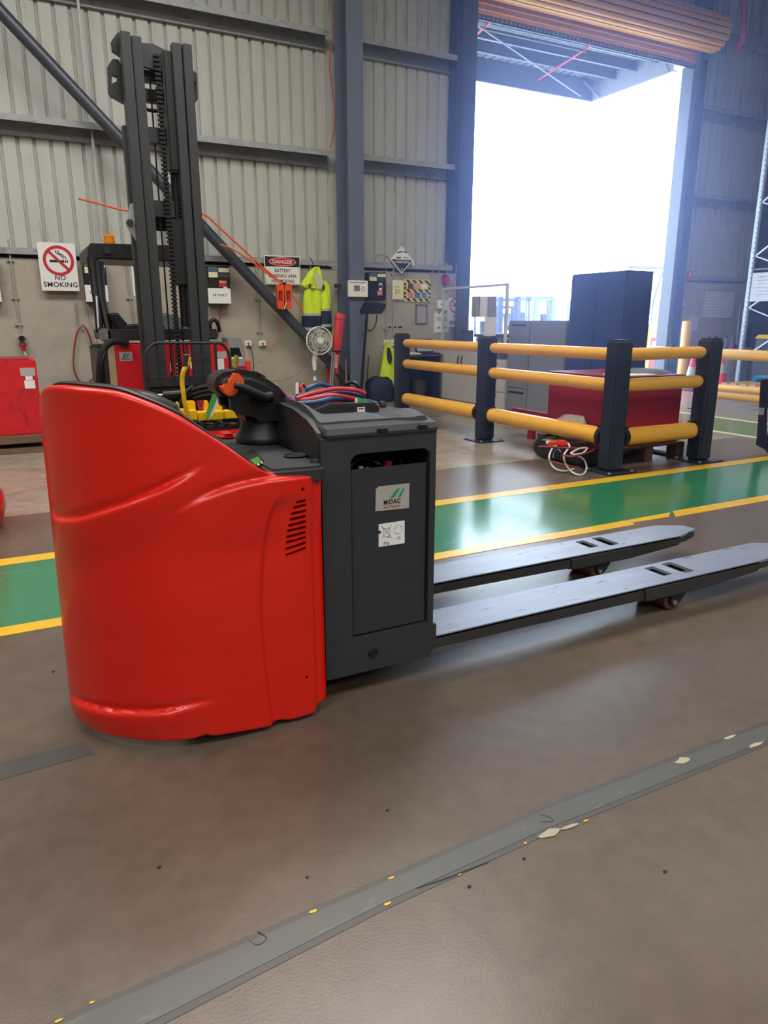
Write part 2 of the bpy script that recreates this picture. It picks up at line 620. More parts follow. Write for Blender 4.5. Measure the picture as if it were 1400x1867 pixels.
# side wall beyond the door and roof
wr = struct(MB().box(14.55, 14.7, -12, WY + 0.2, 0, 2.0).build('wall_right', CONC, smooth=False))
m = sheet_mesh(2.0, 7.4, 0.19, 118)
for v in m.bm.verts:
    v.co = (14.58 + v.co.y, WY + 0.2 - v.co.x, v.co.z)
m.build('cladding', CLAD, wr, smooth=False)
for z in (2.14, 3.66, 5.2, 6.55):
    MB().box(14.36, 14.56, -12, 10.3, z - 0.17, z).build('girt', GIRT, wr, smooth=False)
for nm_, q in (('wall_rear', (-12.2, 14.7, -12.2, -12)), ('wall_left', (-12.2, -12, -12, WY + 0.2))):
    struct(MB().box(*q, 0, 7.5).build(nm_, CLAD, smooth=False))
ceil = struct(MB().box(-12, 14.7, -12, WY + 0.75, 7.42, 7.5).build('ceiling', DKCEIL, smooth=False))
for y in (9.3, 7.6, 5.9, 4.2, 2.5, 0.8, -0.9, -2.6, -4.3, -6, -8, -10):
    MB().box(-12, 14.6, y - 0.04, y + 0.04, 7.2, 7.42).build('purlin', GIRT, ceil, smooth=False)
for x in (-4.7, 4.76, 14.2):
    MB().box(x - 0.1, x + 0.1, -12, WY + 0.1, 6.85, 7.2).build('rafter', COLM, ceil, smooth=False)


def i_column(name, label, x0, x1, y0, y1, h, ft=0.018, mt=COLM):
    c = thing(name, label, 'column', ((x0 + x1) / 2, (y0 + y1) / 2, 0))
    MB().box(x0, x1, y0, y0 + ft, 0.02, h).build('front_flange', mt, c, smooth=False)
    MB().box(x0, x1, y1 - ft, y1, 0.02, h).build('rear_flange', mt, c, smooth=False)
    MB().box((x0 + x1) / 2 - 0.008, (x0 + x1) / 2 + 0.008, y0 + ft, y1 - ft, 0.02, h).build('web', mt, c, smooth=False)
    MB().box(x0 - 0.04, x1 + 0.04, y0 - 0.04, y1 + 0.04, 0, 0.02).build('base_plate', mt, c, smooth=False)
    return c


col = i_column('steel_column', 'tall blue-grey steel column carrying a small white panel', 4.63, 4.88, 10.02, 10.44, 6.85)
MB().box(4.56, 4.62, 10.30, 10.42, 1.74, 1.80).build('bracket', CHAR, col, smooth=False)
i_column('steel_column', 'dark steel column at the left edge of the open doorway', 6.70, 6.96, 10.30, 10.68, 7.2, mt=NAVY)
jr = thing('door_jamb', 'pale grey steel post at the right edge of the doorway', 'post', (11.9, 10.5, 0))
MB().box(11.80, 11.92, 10.40, 10.67, 0, 5.80, 0.006).build('jamb_post', mat('jamb_grey', '#5b5f62', 0.6, var=0.06), jr, smooth=False)
MB().box(11.925, 12.13, 10.38, 10.64, 0, 7.2, 0.004).build('jamb_column', NAVY, jr, smooth=False)
i_column('steel_column', 'dark steel column in the corner behind the storage rack', 14.2, 14.5, 10.0, 10.42, 7.2, mt=NAVY)
b = thing('diagonal_brace', 'round dark steel brace slanting down across the back wall', 'brace', (4.72, 10.22, 0.25))
a0, a1 = at_y(-30, -12, 10.22), at_y(646, 708, 10.22)
MB().cyl((a0[0], 10.22, a0[1]), (a1[0], 10.22, a1[1]), 0.075, n=20).build('tube', BRACE, b)
MB().box(a1[0] - 0.10, a1[0] + 0.08, 10.21, 10.235, a1[1] - 0.16, a1[1] + 0.1).build('gusset', CHAR, b, smooth=False)

tag(MB().tube([(*q[:1], 10.0, q[1]) for q in (at_y(u, v, 10.0) for u, v in ((603, -20), (606, 30), (606, 70), (601, 110), (604, 150), (610, 190), (610, 225), (607, 250), (602, 270)))], 0.010, 8, 6).build('hanging_cable', DKRED), 'thin red-brown cable running down the left side of the steel column', 'cable')
# roller door
rd = thing('roller_door', 'rolled-up yellow slatted roller door over the bright opening', 'roller door', (9.4, 10.12, 5.7))
RX0, RX1, RY, RZ, RR = 6.86, 11.98, 10.12, 6.22, 0.29
NS = 18
for i in range(NS):
    m = MB()
    a0, a1 = 2 * PI * i / NS + 0.035, 2 * PI * (i + 1) / NS - 0.035
    prof = [(RY + (RR + 0.010 * math.sin(PI * t / 4)) * math.cos(a0 + (a1 - a0) * t / 4), RZ + (RR + 0.010 * math.sin(PI * t / 4)) * math.sin(a0 + (a1 - a0) * t / 4)) for t in range(5)]
    prof += [(RY + (RR - 0.012) * math.cos(a0 + (a1 - a0) * t / 4), RZ + (RR - 0.012) * math.sin(a0 + (a1 - a0) * t / 4)) for t in range(4, -1, -1)]
    m.prism(prof, 'X', RX0, RX1)
    m.build('slat', DOORY, rd)
MB().cyl((RX0 + 0.02, RY, RZ), (RX1 - 0.02, RY, RZ), RR - 0.016, n=32).build('drum', CHARD, rd)
for i in range(5):
    z1 = RZ - 0.02 - i * 0.083
    m = MB()
    m.prism([(10.412, z1), (10.402, z1 - 0.02), (10.402, z1 - 0.06), (10.412, z1 - 0.078), (10.424, z1 - 0.078), (10.424, z1)], 'X', 6.98, 11.82)
    m.build('slat', DOORY, rd, smooth=False)
MB().box(6.98, 11.82, 10.39, 10.43, 5.72, 5.80, 0.005).build('bottom_bar', NAVY, rd, smooth=False)
m = MB()
for i in range(56):
    xx = 7.02 + i * 0.0855
    m.box(xx, xx + 0.045, 10.382, 10.392, 5.742, 5.778)
m.build('bar_slots', GREYC, rd, smooth=False)['kind'] = 'stuff'
MB().box(RX1 + 0.005, RX1 + 0.03, RY - 0.22, RY + 0.30, RZ - 0.36, RZ + 0.2, 0.01).build('end_bracket', NAVY, rd, smooth=False)

# canopy outside
cn = thing('canopy', 'steel canopy roof outside above the bright opening', 'canopy', (9, 11.8, 5.75))
CX0, CX1, CY0, CY1, CZ = 5.0, 11.72, 10.8, 12.95, 5.78
m = MB()
prof = []
xx = CX0
while xx < CX1:
    prof += [(xx, CZ + 0.46), (xx + 0.14, CZ + 0.46), (xx + 0.155, CZ + 0.49), (xx + 0.18, CZ + 0.49)]
    xx += 0.195
A = [m.bm.verts.new((p[0], CY0, p[1] + 0.02)) for p in prof]
B = [m.bm.verts.new((p[0], CY1, p[1] - 0.05)) for p in prof]
for i in range(len(prof) - 1):
    m.bm.faces.new((A[i], A[i + 1], B[i + 1], B[i]))
m.build('roof_sheet', ROOFM, cn, smooth=False)
for y in (11.2, 11.75, 12.3):
    MB().box(CX0, CX1, y - 0.03, y + 0.03, CZ + 0.24, CZ + 0.42).build('purlin', ROOFB, cn, smooth=False)
MB().box(CX0, CX1 + 0.06, CY1, CY1 + 0.06, CZ, CZ + 0.45).build('edge_beam', ROOFB, cn, smooth=False)
MB().prism([(CX1, CZ), (CX1 + 0.1, CZ), (CX1 + 0.1, CZ + 0.02), (CX1 + 0.012, CZ + 0.02), (CX1 + 0.012, CZ + 0.46), (CX1, CZ + 0.46)], 'Y', CY0, CY1).build('edge_beam', mat('canopy_side_beam', '#8b8d93', 0.5), cn, smooth=False)
MB().bar((CX1 - 0.3, 12.9, CZ + 0.32), (CX1 - 0.02, 12.7, CZ + 0.02), 0.04, 0.04).build('strut', ROOFM, cn, smooth=False)
MB().bar((CX1 - 0.02, 10.9, CZ + 0.02), (CX1 + 0.02, 11.1, CZ + 0.3), 0.03, 0.03).build('strut', ROOFM, cn, smooth=False)
for x in (7.9, 10.1):
    MB().cyl((x - 0.2, 10.85, CZ + 0.24), (x + 0.1, 12.9, CZ + 0.18), 0.018, n=8).build('red_rod', PIPER, cn)
MB().cyl((7.1, 11.0, CZ + 0.22), (11.4, 12.95, CZ + 0.06), 0.013, n=8).build('stay_rod', ROOFM, cn)
MB().cyl((7.0, 11.3, CZ + 0.2), (10.0, 11.3, CZ + 0.2), 0.013, n=8).build('stay_rod', ROOFM, cn)

pp = tag(MB().tube([(at_y(1356, -60, 10.0)[0], 10.0, 7.35), (at_y(1356, 40, 10.0)[0], 10.0, 6.5), (at_y(1356, 66, 10.0)[0], 10.0, 6.18), (at_y(1362, 74, 10.0)[0] + .05, 10.25, 6.12)], 0.055, 14).build('fire_pipe', PIPER), 'red fire pipe dropping from the roof right of the roller door', 'pipe')

# ------------------------------------------------------------------ the red pallet truck in front
pt = thing('pallet_truck', 'red ride-on electric pallet truck with charcoal battery hood and long grey forks', 'pallet truck', (1.0, 2.35, 0))
BY = 2.0
PLAN = cat_rom([(x, y, 0) for x, y in ((0.105, 2.47), (0.075, 2.44), (0.058, 2.39), (0.049, 2.336), (0.055, 2.257), (0.087, 2.169), (0.141, 2.083), (0.211, 2.02), (0.283, 1.973), (0.36, 1.946), (0.44, 1.932), (0.58, 1.93), (0.70, 1.935), (0.78, 1.947), (0.80, 1.951))], 40)
_s = [0.0]
for p, q in zip(PLAN, PLAN[1:]):
    _s.append(_s[-1] + (q - p).length)
S_OFF = 0.042        # survey arc lengths start one point later on the plan


def interp(t, xs, ys):
    if t <= xs[0]:
        return ys[0]
    for i in range(1, len(xs)):
        if t <= xs[i]:
            k = (t - xs[i - 1]) / max(1e-9, xs[i] - xs[i - 1])
            return ys[i - 1] + k * (ys[i] - ys[i - 1])
    return ys[-1]


PX, PYv = [p.x for p in PLAN], [p.y for p in PLAN]
TOP = [(0.0, 0.90), (0.10, 0.96), (0.14, 1.015), (0.162, 1.042), (0.187, 1.060), (0.22, 1.072), (0.261, 1.078), (0.326, 1.080), (0.413, 1.078), (0.499, 1.071), (0.561, 1.056), (0.619, 1.034), (0.672, 1.007), (0.713, 0.98), (0.783, 0.929), (0.857, 0.87), (0.905, 0.835), (0.937, 0.823), (1.008, 0.821), (1.095, 0.819)]
BOT = [(0.0, 0.05), (0.153, 0.041), (0.283, 0.029), (0.65, 0.029), (0.688, 0.037), (0.71, 0.028), (0.884, 0.012), (0.919, 0.020), (0.96, 0.012), (1.045, 0.012), (1.052, 0.03), (1.095, 0.043)]
CR1 = [(0.05, 0.70), (0.2, 0.697), (0.249, 0.698), (0.339, 0.713), (0.428, 0.74), (0.517, 0.77), (0.598, 0.801), (0.674, 0.836), (0.723, 0.862)]
CR2 = [(0.62, 0.725), (0.651, 0.74), (0.713, 0.772), (0.776, 0.793), (0.839, 0.805), (0.903, 0.811), (0.972, 0.812), (1.095, 0.811)]
CR3 = [(0.08, 0.09), (0.179, 0.096), (0.266, 0.108), (0.375, 0.12), (0.472, 0.127), (0.576, 0.136), (0.655, 0.147), (0.711, 0.151)]
CR4 = [(0.03, 0.892), (0.063, 0.89), (0.122, 0.884), (0.255, 0.877), (0.4, 0.874), (0.504, 0.88), (0.605, 0.893), (0.686, 0.909), (0.746, 0.934), (0.765, 0.95)]


def dense(P):
    return [(q.x, q.y) for q in cat_rom([(a, b, 0) for a, b in P], 10)]


CR1, CR2, CR3, CR4, TOP = dense(CR1), dense(CR2), dense(CR3), dense(CR4), dense(TOP)


def sstep(a, b, t):
    t = max(0.0, min(1.0, (t - a) / (b - a)))
    return t * t * (3 - 2 * t)


def crease(s, z, C_, fall, depth, s0, s1, fade):
    if s < s0 or s > s1:
        return 0.0
    zc = interp(s, [c[0] for c in C_], [c[1] for c in C_])
    f = 1.0
    if s1 - s < fade:
        f = (s1 - s) / fade
    f = min(f, sstep(0.0, 0.16, s - s0))
    dz = zc - z
    return f * (depth * sstep(-0.001, 0.012, dz) * (1 - sstep(0.016, fall, dz)) - 0.55 * depth * sstep(-0.030, -0.002, dz) * (1 - sstep(-0.002, 0.004, dz)))


def shell_d(s, z):
    d = crease(s, z, CR1, 0.17, 0.015, 0.13, 0.735, 0.09)
    d += crease(s, z, CR2, 0.24, 0.013, 0.46, 1.2, 0.0) * sstep(0.62, 0.80, s)
    d += crease(s, z, CR3, 0.11, 0.012, 0.13, 0.73, 0.14)
    sc = interp(z, [c[0] for c in CR4], [c[1] for c in CR4])
    if z < 0.765:
        d -= 0.012 * sstep(-0.003, 0.010, s - sc) * (1 - sstep(0.0, 0.12, s - sc)) * sstep(0.0, 0.06, 0.765 - z)
    d -= 0.008 * sstep(1.050, 1.056, s)
    return d


NSH, NZ = 230, 190
m = MB()
outer, inner = [], []
TH = 0.028
for i in range(NSH + 1):
    s = (1.093 + S_OFF) * i / NSH
    sv = s - S_OFF
    x, y = interp(s, _s, PX), interp(s, _s, PYv)
    x2, y2 = interp(s + 0.004, _s, PX), interp(s + 0.004, _s, PYv)
    x1, y1 = interp(s - 0.004, _s, PX), interp(s - 0.004, _s, PYv)
    t = Vector((x2 - x1, y2 - y1, 0)).normalized()
    nrm = Vector((t.y, -t.x, 0))
    zt, zb = interp(sv, [c[0] for c in TOP], [c[1] for c in TOP]), interp(sv, [c[0] for c in BOT], [c[1] for c in BOT])
    co, ci = [], []
    for j in range(NZ + 1):
        z = zb + (zt - zb) * j / NZ
        d = shell_d(sv, z)
        e = min((zt - z) / 0.012, 1)
        d -= 0.010 * (1 - math.sqrt(max(0, 1 - (1 - e) ** 2)))      # rolled top edge
        e2 = min((z - zb) / 0.010, 1)
        d -= 0.006 * (1 - math.sqrt(max(0, 1 - (1 - e2) ** 2)))
        ln = 0.022 * z
        px = x + nrm.x * d + ln * max(0, 1 - x / 0.3)
        py = y + nrm.y * d + ln * 0.5
        co.append(m.bm.verts.new((px, py, z)))
        if j in (0, NZ) or j % 10 == 0:
            q = Vector((x, y, 0)) - nrm * TH
            ci.append(m.bm.verts.new((q.x + ln * max(0, 1 - x / 0.3), q.y + ln * 0.5, z)))
    outer.append(co)
    inner.append(ci)
F = m.bm.faces
for i in range(NSH):
    for j in range(NZ):
        F.new((outer[i][j], outer[i + 1][j], outer[i + 1][j + 1], outer[i][j + 1]))
    for j in range(len(inner[0]) - 1):
        F.new((inner[i][j], inner[i][j + 1], inner[i + 1][j + 1], inner[i + 1][j]))
    F.new((outer[i][NZ], outer[i + 1][NZ], inner[i + 1][-1], inner[i][-1]))
    F.new((outer[i][0], inner[i][0], inner[i + 1][0], outer[i + 1][0]))
for i in (0, NSH):
    F.new(outer[i] + inner[i][::-1])
shell = m.build('platform_shell', RED, pt, angle=50)
# cut the vent slots and the two screw holes through the shell
cut = MB()
slots = [((538, 915), (554, 912)), ((533, 925), (555, 920)), ((530, 936), (555, 931)), ((527, 947), (555, 941)), ((525, 958), (555, 951)), ((523, 968), (555, 961)), ((522, 979), (555, 971)), ((521, 989), (556, 980)), ((520, 1001), (556, 990)), ((520, 1012), (556, 1000))]
for a, b in slots:
    p, q = Vector(at_y(*a, 1.945)), Vector(at_y(*b, 1.945))
    p.x += 0.004
    d = (q - p).normalized()
    nn = Vector((-d.y, d.x))
    r = 0.0048
    poly = []
    for k in range(7):
        an = PI / 2 + PI * k / 6
        poly.append(p + r * (math.cos(an) * d + math.sin(an) * nn))
    for k in range(7):
        an = -PI / 2 + PI * k / 6
        poly.append(q + r * (math.cos(an) * d + math.sin(an) * nn))
    cut.prism([tuple(c) for c in poly], 'Y', 1.80, 2.05)
for u, v in ((550, 891), (558, 1234)):
    p = at_y(u, v, 1.945)
    cut.prism(ring_pts(p[0], p[1], 0.006, 14), 'Y', 1.80, 2.05)
co = cut.build('cutter', RED, None, smooth=False)
md = shell.modifiers.new('slots', 'BOOLEAN')
md.operation, md.solver, md.object = 'DIFFERENCE', 'EXACT', co
dg = bpy.context.evaluated_depsgraph_get()
nm = bpy.data.meshes.new_from_object(shell.evaluated_get(dg))
shell.modifiers.clear()
shell.data = nm
bpy.data.objects.remove(co)
nm.materials.clear()
nm.materials.append(RED)
MB().box(0.66, 0.785, 1.985, 2.0, 0.10, 0.78).build('vent_backing', BLACKM, pt, smooth=False)

# black lining along the inside of the shell, a little proud of the red rim
m = MB()
rows = []
for i in range(0, 121):
    s = S_OFF + 0.02 + (0.905 - 0.02) * i / 120
    sv = s - S_OFF
    x, y = interp(s, _s, PX), interp(s, _s, PYv)
    x2, y2 = interp(s + 0.004, _s, PX), interp(s + 0.004, _s, PYv)
    t = Vector((x2 - x, y2 - y, 0)).normalized()
    nrm = Vector((t.y, -t.x, 0))
    zt = interp(sv, [c[0] for c in TOP], [c[1] for c in TOP])
    h = 0.010 * min(1, (0.9 - sv) / 0.2)
    ln = 0.022 * zt
    pr = []
    for off, zz in ((0.022, zt - 0.3), (0.022, zt + h * 0.6), (0.030, zt + h), (0.046, zt + h), (0.056, zt + h * 0.3), (0.058, zt - 0.3)):
        q = Vector((x, y, 0)) - nrm * (off + 0.006)
        pr.append(m.bm.verts.new((q.x + ln * max(0, 1 - x / 0.3), q.y + ln * 0.5, zz)))
    rows.append(pr)
for A, B in zip(rows, rows[1:]):
    for k in range(5):
        m.bm.faces.new((A[k], B[k], B[k + 1], A[k + 1]))
    m.bm.faces.new((A[5], B[5], B[0], A[0]))
m.bm.faces.new(rows[0])
m.bm.faces.new(rows[-1][::-1])
m.build('shell_lining', BLACK, pt)
m = MB()
m.loft([(0.75, 0.20, 0.46, 2.10, 0.07), (0.95, 0.20, 0.44, 2.10, 0.075), (1.02, 0.20, 0.42, 2.10, 0.07), (1.055, 0.22, 0.36, 2.10, 0.055), (1.066, 0.26, 0.32, 2.10, 0.03)], 24)
m.build('backrest_cushion', BLACK, pt)
MB().box(0.36, 0.8, 1.985, 2.68, 0.05, 0.12, 0.01).build('platform_floor', BLACKM, pt, smooth=False)
MB().box(0.60, 0.80, 2.70, 2.735, 0.05, 0.80, 0.01).build('far_shell_panel', RED, pt)
MB().box(0.62, 0.80, 2.0, 2.70, 0.12, 0.78).build('dash_body', BLACKM, pt, smooth=False)
m = MB()
m.cyl((0.70, 2.30, 0.115), (0.70, 2.40, 0.115), 0.115, n=28)
m.build('drive_wheel', TYRE, pt)

# dash deck with its display, cup recess and key
dk = [(0.642, 1.957), (0.655, 1.950), (0.79, 1.940), (0.815, 1.955), (0.818, 2.70), (0.66, 2.70), (0.648, 2.44)]
m = MB()
m.prism(dk, 'Z', 0.780, 0.832, 0.010, 3)
deck = m.build('dash_deck', mat('deck_charcoal', '#2b2c2f', 0.55, var=0.06), pt)
m = MB()
q = [at_z(*p, 0.834) for p in ((441, 829), (462, 819), (482, 840), (465, 850))]
m.prism(q, 'Z', 0.8315, 0.8345, 0.0008)
m.build('display_bezel', BLACK, deck)
m = MB()
q = [at_z(*p, 0.8365) for p in ((456, 838), (470, 832), (477, 840), (465, 847))]
m.prism(q, 'Z', 0.8345, 0.8362)
m.build('display_screen', mat('display_green', '#4d8a3a', 0.3), deck, smooth=False)
for u, v in ((471, 846.5), (477, 843)):
    p = at_z(u, v, 0.836)
    MB().cyl((p[0], p[1], 0.833), (p[0], p[1], 0.8375), 0.004, n=12).build('display_button', WHITE, deck)
c = at_z(538, 832, 0.832)
m = MB()
m.lathe([(0.031, 0), (0.036, 0.003), (0.038, 0.0045), (0.036, 0.006), (0.032, 0.004), (0.030, 0.001), (0.001, 0.0005)], (c[0], c[1], 0.832), 28)
m.build('cup_recess', BLACKM, deck)
MB().cyl((0.80, 2.0, 0.83), (0.80, 2.0, 0.842), 0.016, 0.013).build('dash_boss', CHARD, deck)
MB().box(0.665, 0.72, 2.56, 2.66, 0.825, 0.85, 0.012).build('red_boss', RED, deck)

# tiller: conical boot, hooded head, orange paddle, side lever
TYc = 2.46
m = MB()
prof = [(0.094, 0.836), (0.096, 0.845), (0.092, 0.855), (0.084, 0.872), (0.077, 0.895), (0.072, 0.925), (0.073, 0.955), (0.078, 0.99)]
m.lathe(prof, (0.785, TYc, 0), 32)
m.build('tiller_boot', BLACK, pt, angle=50)
HEAD = [(0.608, 1.046), (0.616, 1.068), (0.640, 1.084), (0.683, 1.090), (0.741, 1.079), (0.79, 1.059), (0.833, 1.030), (0.860, 0.998), (0.866, 0.960), (0.862, 0.91), (0.84, 0.885), (0.74, 0.885), (0.712, 0.915), (0.702, 0.962), (0.668, 0.988), (0.631, 1.006), (0.612, 1.024)]
m = MB()
m.prism(HEAD, 'Y', TYc - 0.082, TYc + 0.082, 0.028, 5)
head = m.build('tiller_head', BLACK, pt, angle=60)
PYh = TYc - 0.09
pad = [at_y(*p, PYh) for p in ((426, 680), (434, 681), (440, 686), (444, 694), (444, 702), (441, 707), (436, 706), (434, 711), (430, 718), (423, 722), (415, 722), (408, 717), (403, 710), (401, 705), (409, 703), (416, 699), (421, 693), (424, 686))]
m = MB()
m.prism(pad, 'Y', PYh - 0.010, PYh + 0.02, 0.003, 2)
m.build('steering_paddle', ORANGE, head, angle=50)
a, b_ = at_y(427, 702, PYh - 0.03), at_y(480, 726, PYh - 0.02)
m = MB()
m.tube([(a[0], PYh - 0.035, a[1]), (a[0] + 0.02, PYh - 0.035, a[1] - 0.006), (b_[0], PYh - 0.018, b_[1] + 0.002), (b_[0] + 0.03, PYh - 0.004, b_[1])], [0.011, 0.014, 0.017, 0.02], 14)
m.build('grip_lever', BLACK, head)
m = MB()
c = at_y(471, 724, PYh - 0.02)
m.lathe([(0.022, 0), (0.021, -0.012), (0.016, -0.015), (0.010, -0.010), (0.001, -0.010)], (c[0], PYh - 0.004, c[1]), 24, 'Y')
m.build('lever_pivot', BLACKM, head)
m = MB()
m.lathe([(0.006, 0), (0.006, -0.006), (0.001, -0.006)], (c[0], PYh - 0.012, c[1]), 8, 'Y')
m.build('pivot_screw', CHAR, head, smooth=False)
m = MB()
m.prism([(0.70, 1.089), (0.76, 1.077), (0.79, 1.062), (0.79, 1.066), (0.762, 1.082), (0.70, 1.094)], 'Y', TYc - 0.05, TYc + 0.05, 0.002)
m.build('head_cover', CHARD, head)


def holed(outer_, holes, axis, a, b):
    """plate with holes: outline and holes in one plane, extruded from a to b"""
    m_ = MB()
    bm = m_.bm

    def P(p, t):
        return {'X': (t, p[0], p[1]), 'Y': (p[0], t, p[1]), 'Z': (p[0], p[1], t)}[axis]
    es = []
    for loop in [outer_] + holes:
        vs = [bm.verts.new(P(p, a)) for p in loop]
        for i in range(len(vs)):
            es.append(bm.edges.new((vs[i], vs[(i + 1) % len(vs)])))
    r = bmesh.ops.triangle_fill(bm, use_beauty=True, edges=es, use_dissolve=False)
    fs = [f for f in r['geom'] if isinstance(f, bmesh.types.BMFace)]
    ex = bmesh.ops.extrude_face_region(bm, geom=fs)
    for v in ex['geom']:
        if isinstance(v, bmesh.types.BMVert):
            q = list(v.co)
            q['XYZ'.index(axis)] = b
            v.co = q
    return m_


def rrect(x0, x1, z0, z1, r, corners=(1, 1, 1, 1), n=5):
    pts = []
    for (cx, cz, a0, on) in ((x0 + r, z0 + r, PI, corners[0]), (x1 - r, z0 + r, 1.5 * PI, corners[1]), (x1 - r, z1 - r, 0, corners[2]), (x0 + r, z1 - r, 0.5 * PI, corners[3])):
        if on:
            for k in range(n + 1):
                an = a0 + PI / 2 * k / n
                pts.append((cx + r * math.cos(an), cz + r * math.sin(an)))
        else:
            pts.append((x0 if cx < (x0 + x1) / 2 else x1, z0 if cz < (z0 + z1) / 2 else z1))
    return pts


# battery box
BX0, BX1, BZ0, BZ1, BYF = 0.822, 1.236, 0.085, 0.902, 2.72
m = holed(rrect(BX0, BX1, BZ0, BZ1, 0.02, (0, 1, 0, 0)), [rrect(0.921, 1.213, 0.216, 0.846, 0.03, (0, 0, 1, 1))], 'Y', BY, BY + 0.03)
m.build('side_frame', CHAR, pt, angle=30)
MB().box(BX0, BX1, BYF - 0.03, BYF, BZ0, BZ1, 0.006).build('side_frame', CHAR, pt)
MB().box(BX1 - 0.02, BX1, BY + 0.03, BYF - 0.03, BZ0 + 0.03, BZ1, 0.004).build('fork_side_plate', CHAR, pt)
MB().box(BX0, BX0 + 0.018, BY + 0.03, BYF - 0.03, 0.11, BZ1, 0.002).build('dash_side_plate', CHARD, pt)
bp = MB().box(0.926, 1.208, BY + 0.012, BY + 0.024, 0.221, 0.793, 0.003).build('battery_panel', mat('panel_charcoal', '#2c2f37', 0.5, var=0.06, scale=12), pt)
MB().box(BX0 + 0.03, BX1 - 0.03, BY + 0.06, BYF - 0.05, 0.14, 0.775).build('battery', BLACKM, pt, smooth=False)
# bits seen in the slot above the battery panel
it = [('vent_cap', REDC, (1.10, 2.09, 0.797), 0.017), ('vent_cap', BLACK, (1.04, 2.12, 0.797), 0.015), ('vent_cap', BLACK, (1.16, 2.11, 0.797), 0.015), ('connector', WHITE, (0.99, 2.07, 0.79), 0.010), ('connector', WHITE, (1.012, 2.065, 0.785), 0.007), ('vent_cap', BLACK, (0.965, 2.15, 0.80), 0.02)]
for nme, mm, p, r in it:
    MB().cyl((p[0], p[1], 0.772), p, r, r * 0.85, 14).build(nme, mm, pt)
MB().box(1.05, 1.19, 2.2, 2.3, 0.775, 0.815, 0.008).build('cell_bridge', CHARD, pt)
for k, (x0, x1, yy) in enumerate(((0.93, 1.06, 2.06), (0.95, 1.12, 2.16), (1.02, 1.2, 2.13))):
    MB().tube([(x0, yy, 0.785), ((x0 + x1) / 2, yy + 0.02, 0.815), (x1, yy + 0.01, 0.79)], 0.006, 8, 8).build('battery_lead', BLACK, pt)
pb = at_y(680, 1190, BY)
m = MB()
m.lathe([(0.018, 0.0), (0.018, -0.003), (0.016, -0.006), (0.0145, -0.003), (0.012, -0.003), (0.011, -0.005), (0.006, -0.005), (0.005, -0.002), (0.001, -0.002)], (pb[0], BY, pb[1]), 24, 'Y')
m.build('frame_bolt', BLACKM, pt)
# hood: chamfered cap strip, tall arched cowl on the driver's side, rubber lid with a lip
m = MB()
m.prism([(BY - 0.006, 0.902), (BY - 0.008, 0.912), (BY + 0.002, 0.930), (BY + 0.10, 0.946), (BYF - 0.1, 0.946), (BYF - 0.002, 0.930), (BYF + 0.006, 0.902)], 'X', BX0 + 0.012, BX1 + 0.003, 0.005)
hood = m.build('hood_cap', CHAR, pt, angle=40)
for px_, pv_ in ((697, 784), (770, 777)):
    c = at_z(px_, pv_, 0.936)
    MB().box(c[0] - 0.016, c[0] + 0.016, c[1] - 0.012, c[1] + 0.012, 0.926, 0.9415, 0.004).build('hood_latch', BLACK, hood)
arch = [(BY + 0.012, 0.90), (BY + 0.02, 0.918), (BY + 0.06, 0.934), (2.106, 0.950), (2.227, 0.971), (2.36, 0.977), (2.5, 0.971), (2.62, 0.950), (2.70, 0.92), (2.705, 0.90)]
m = MB()
m.prism(arch + [(2.705, 0.82), (BY + 0.012, 0.82)], 'X', BX0 - 0.004, BX0 + 0.022, 0.003)
m.build('cowl', CHARD, pt)
# the lid: a rubber mat following the hood, thick rolled edge, dip and lip towards the forks


def lidf(u, v, up):
    x = BX0 + 0.022 + (BX1 - 0.006 - BX0 - 0.022) * u
    y = BY + 0.055 + (BYF - 0.11 - BY) * v
    z = 0.945 + 0.012 * sstep(0.0, 0.12, v) - 0.022 * sstep(0.16, 0.34, v) * sstep(0.06, 0.2, u) * (1 - sstep(0.9, 1.0, u))
    z += 0.034 * (1 - sstep(0.0, 0.16, u)) * sstep(0.0, 0.3, v) * (1 - sstep(0.7, 1.0, v))
    z -= 0.016 * sstep(0.50, 0.72, u) * (1 - sstep(0.72, 0.92, u)) * sstep(0, 0.1, v)
    z += 0.004 * sstep(0.80, 0.92, u)
    z -= 0.022 * sstep(0.95, 1.0, u)
    y -= 0.020 * sstep(0.66, 0.86, u) * (1 - v)
    return (x, y, z + (0 if up else -0.020))


m = MB()
NU, NV = 40, 24
A = [[m.bm.verts.new(lidf(i / NU, j / NV, True)) for j in range(NV + 1)] for i in range(NU + 1)]
B = [[m.bm.verts.new(lidf(i / NU, j / NV, False)) for j in range(NV + 1)] for i in range(NU + 1)]
for i in range(NU):
    for j in range(NV):
        m.bm.faces.new((A[i][j], A[i + 1][j], A[i + 1][j + 1], A[i][j + 1]))
        m.bm.faces.new((B[i][j], B[i][j + 1], B[i + 1][j + 1], B[i + 1][j]))
for i in range(NU):
    m.bm.faces.new((A[i][0], B[i][0], B[i + 1][0], A[i + 1][0]))
    m.bm.faces.new((A[i][NV], A[i + 1][NV], B[i + 1][NV], B[i][NV]))
for j in range(NV):
    m.bm.faces.new((A[0][j], A[0][j + 1], B[0][j + 1], B[0][j]))
    m.bm.faces.new((A[NU][j], B[NU][j], B[NU][j + 1], A[NU][j + 1]))
m.build('hood_lid', RUBBER, pt, angle=40)

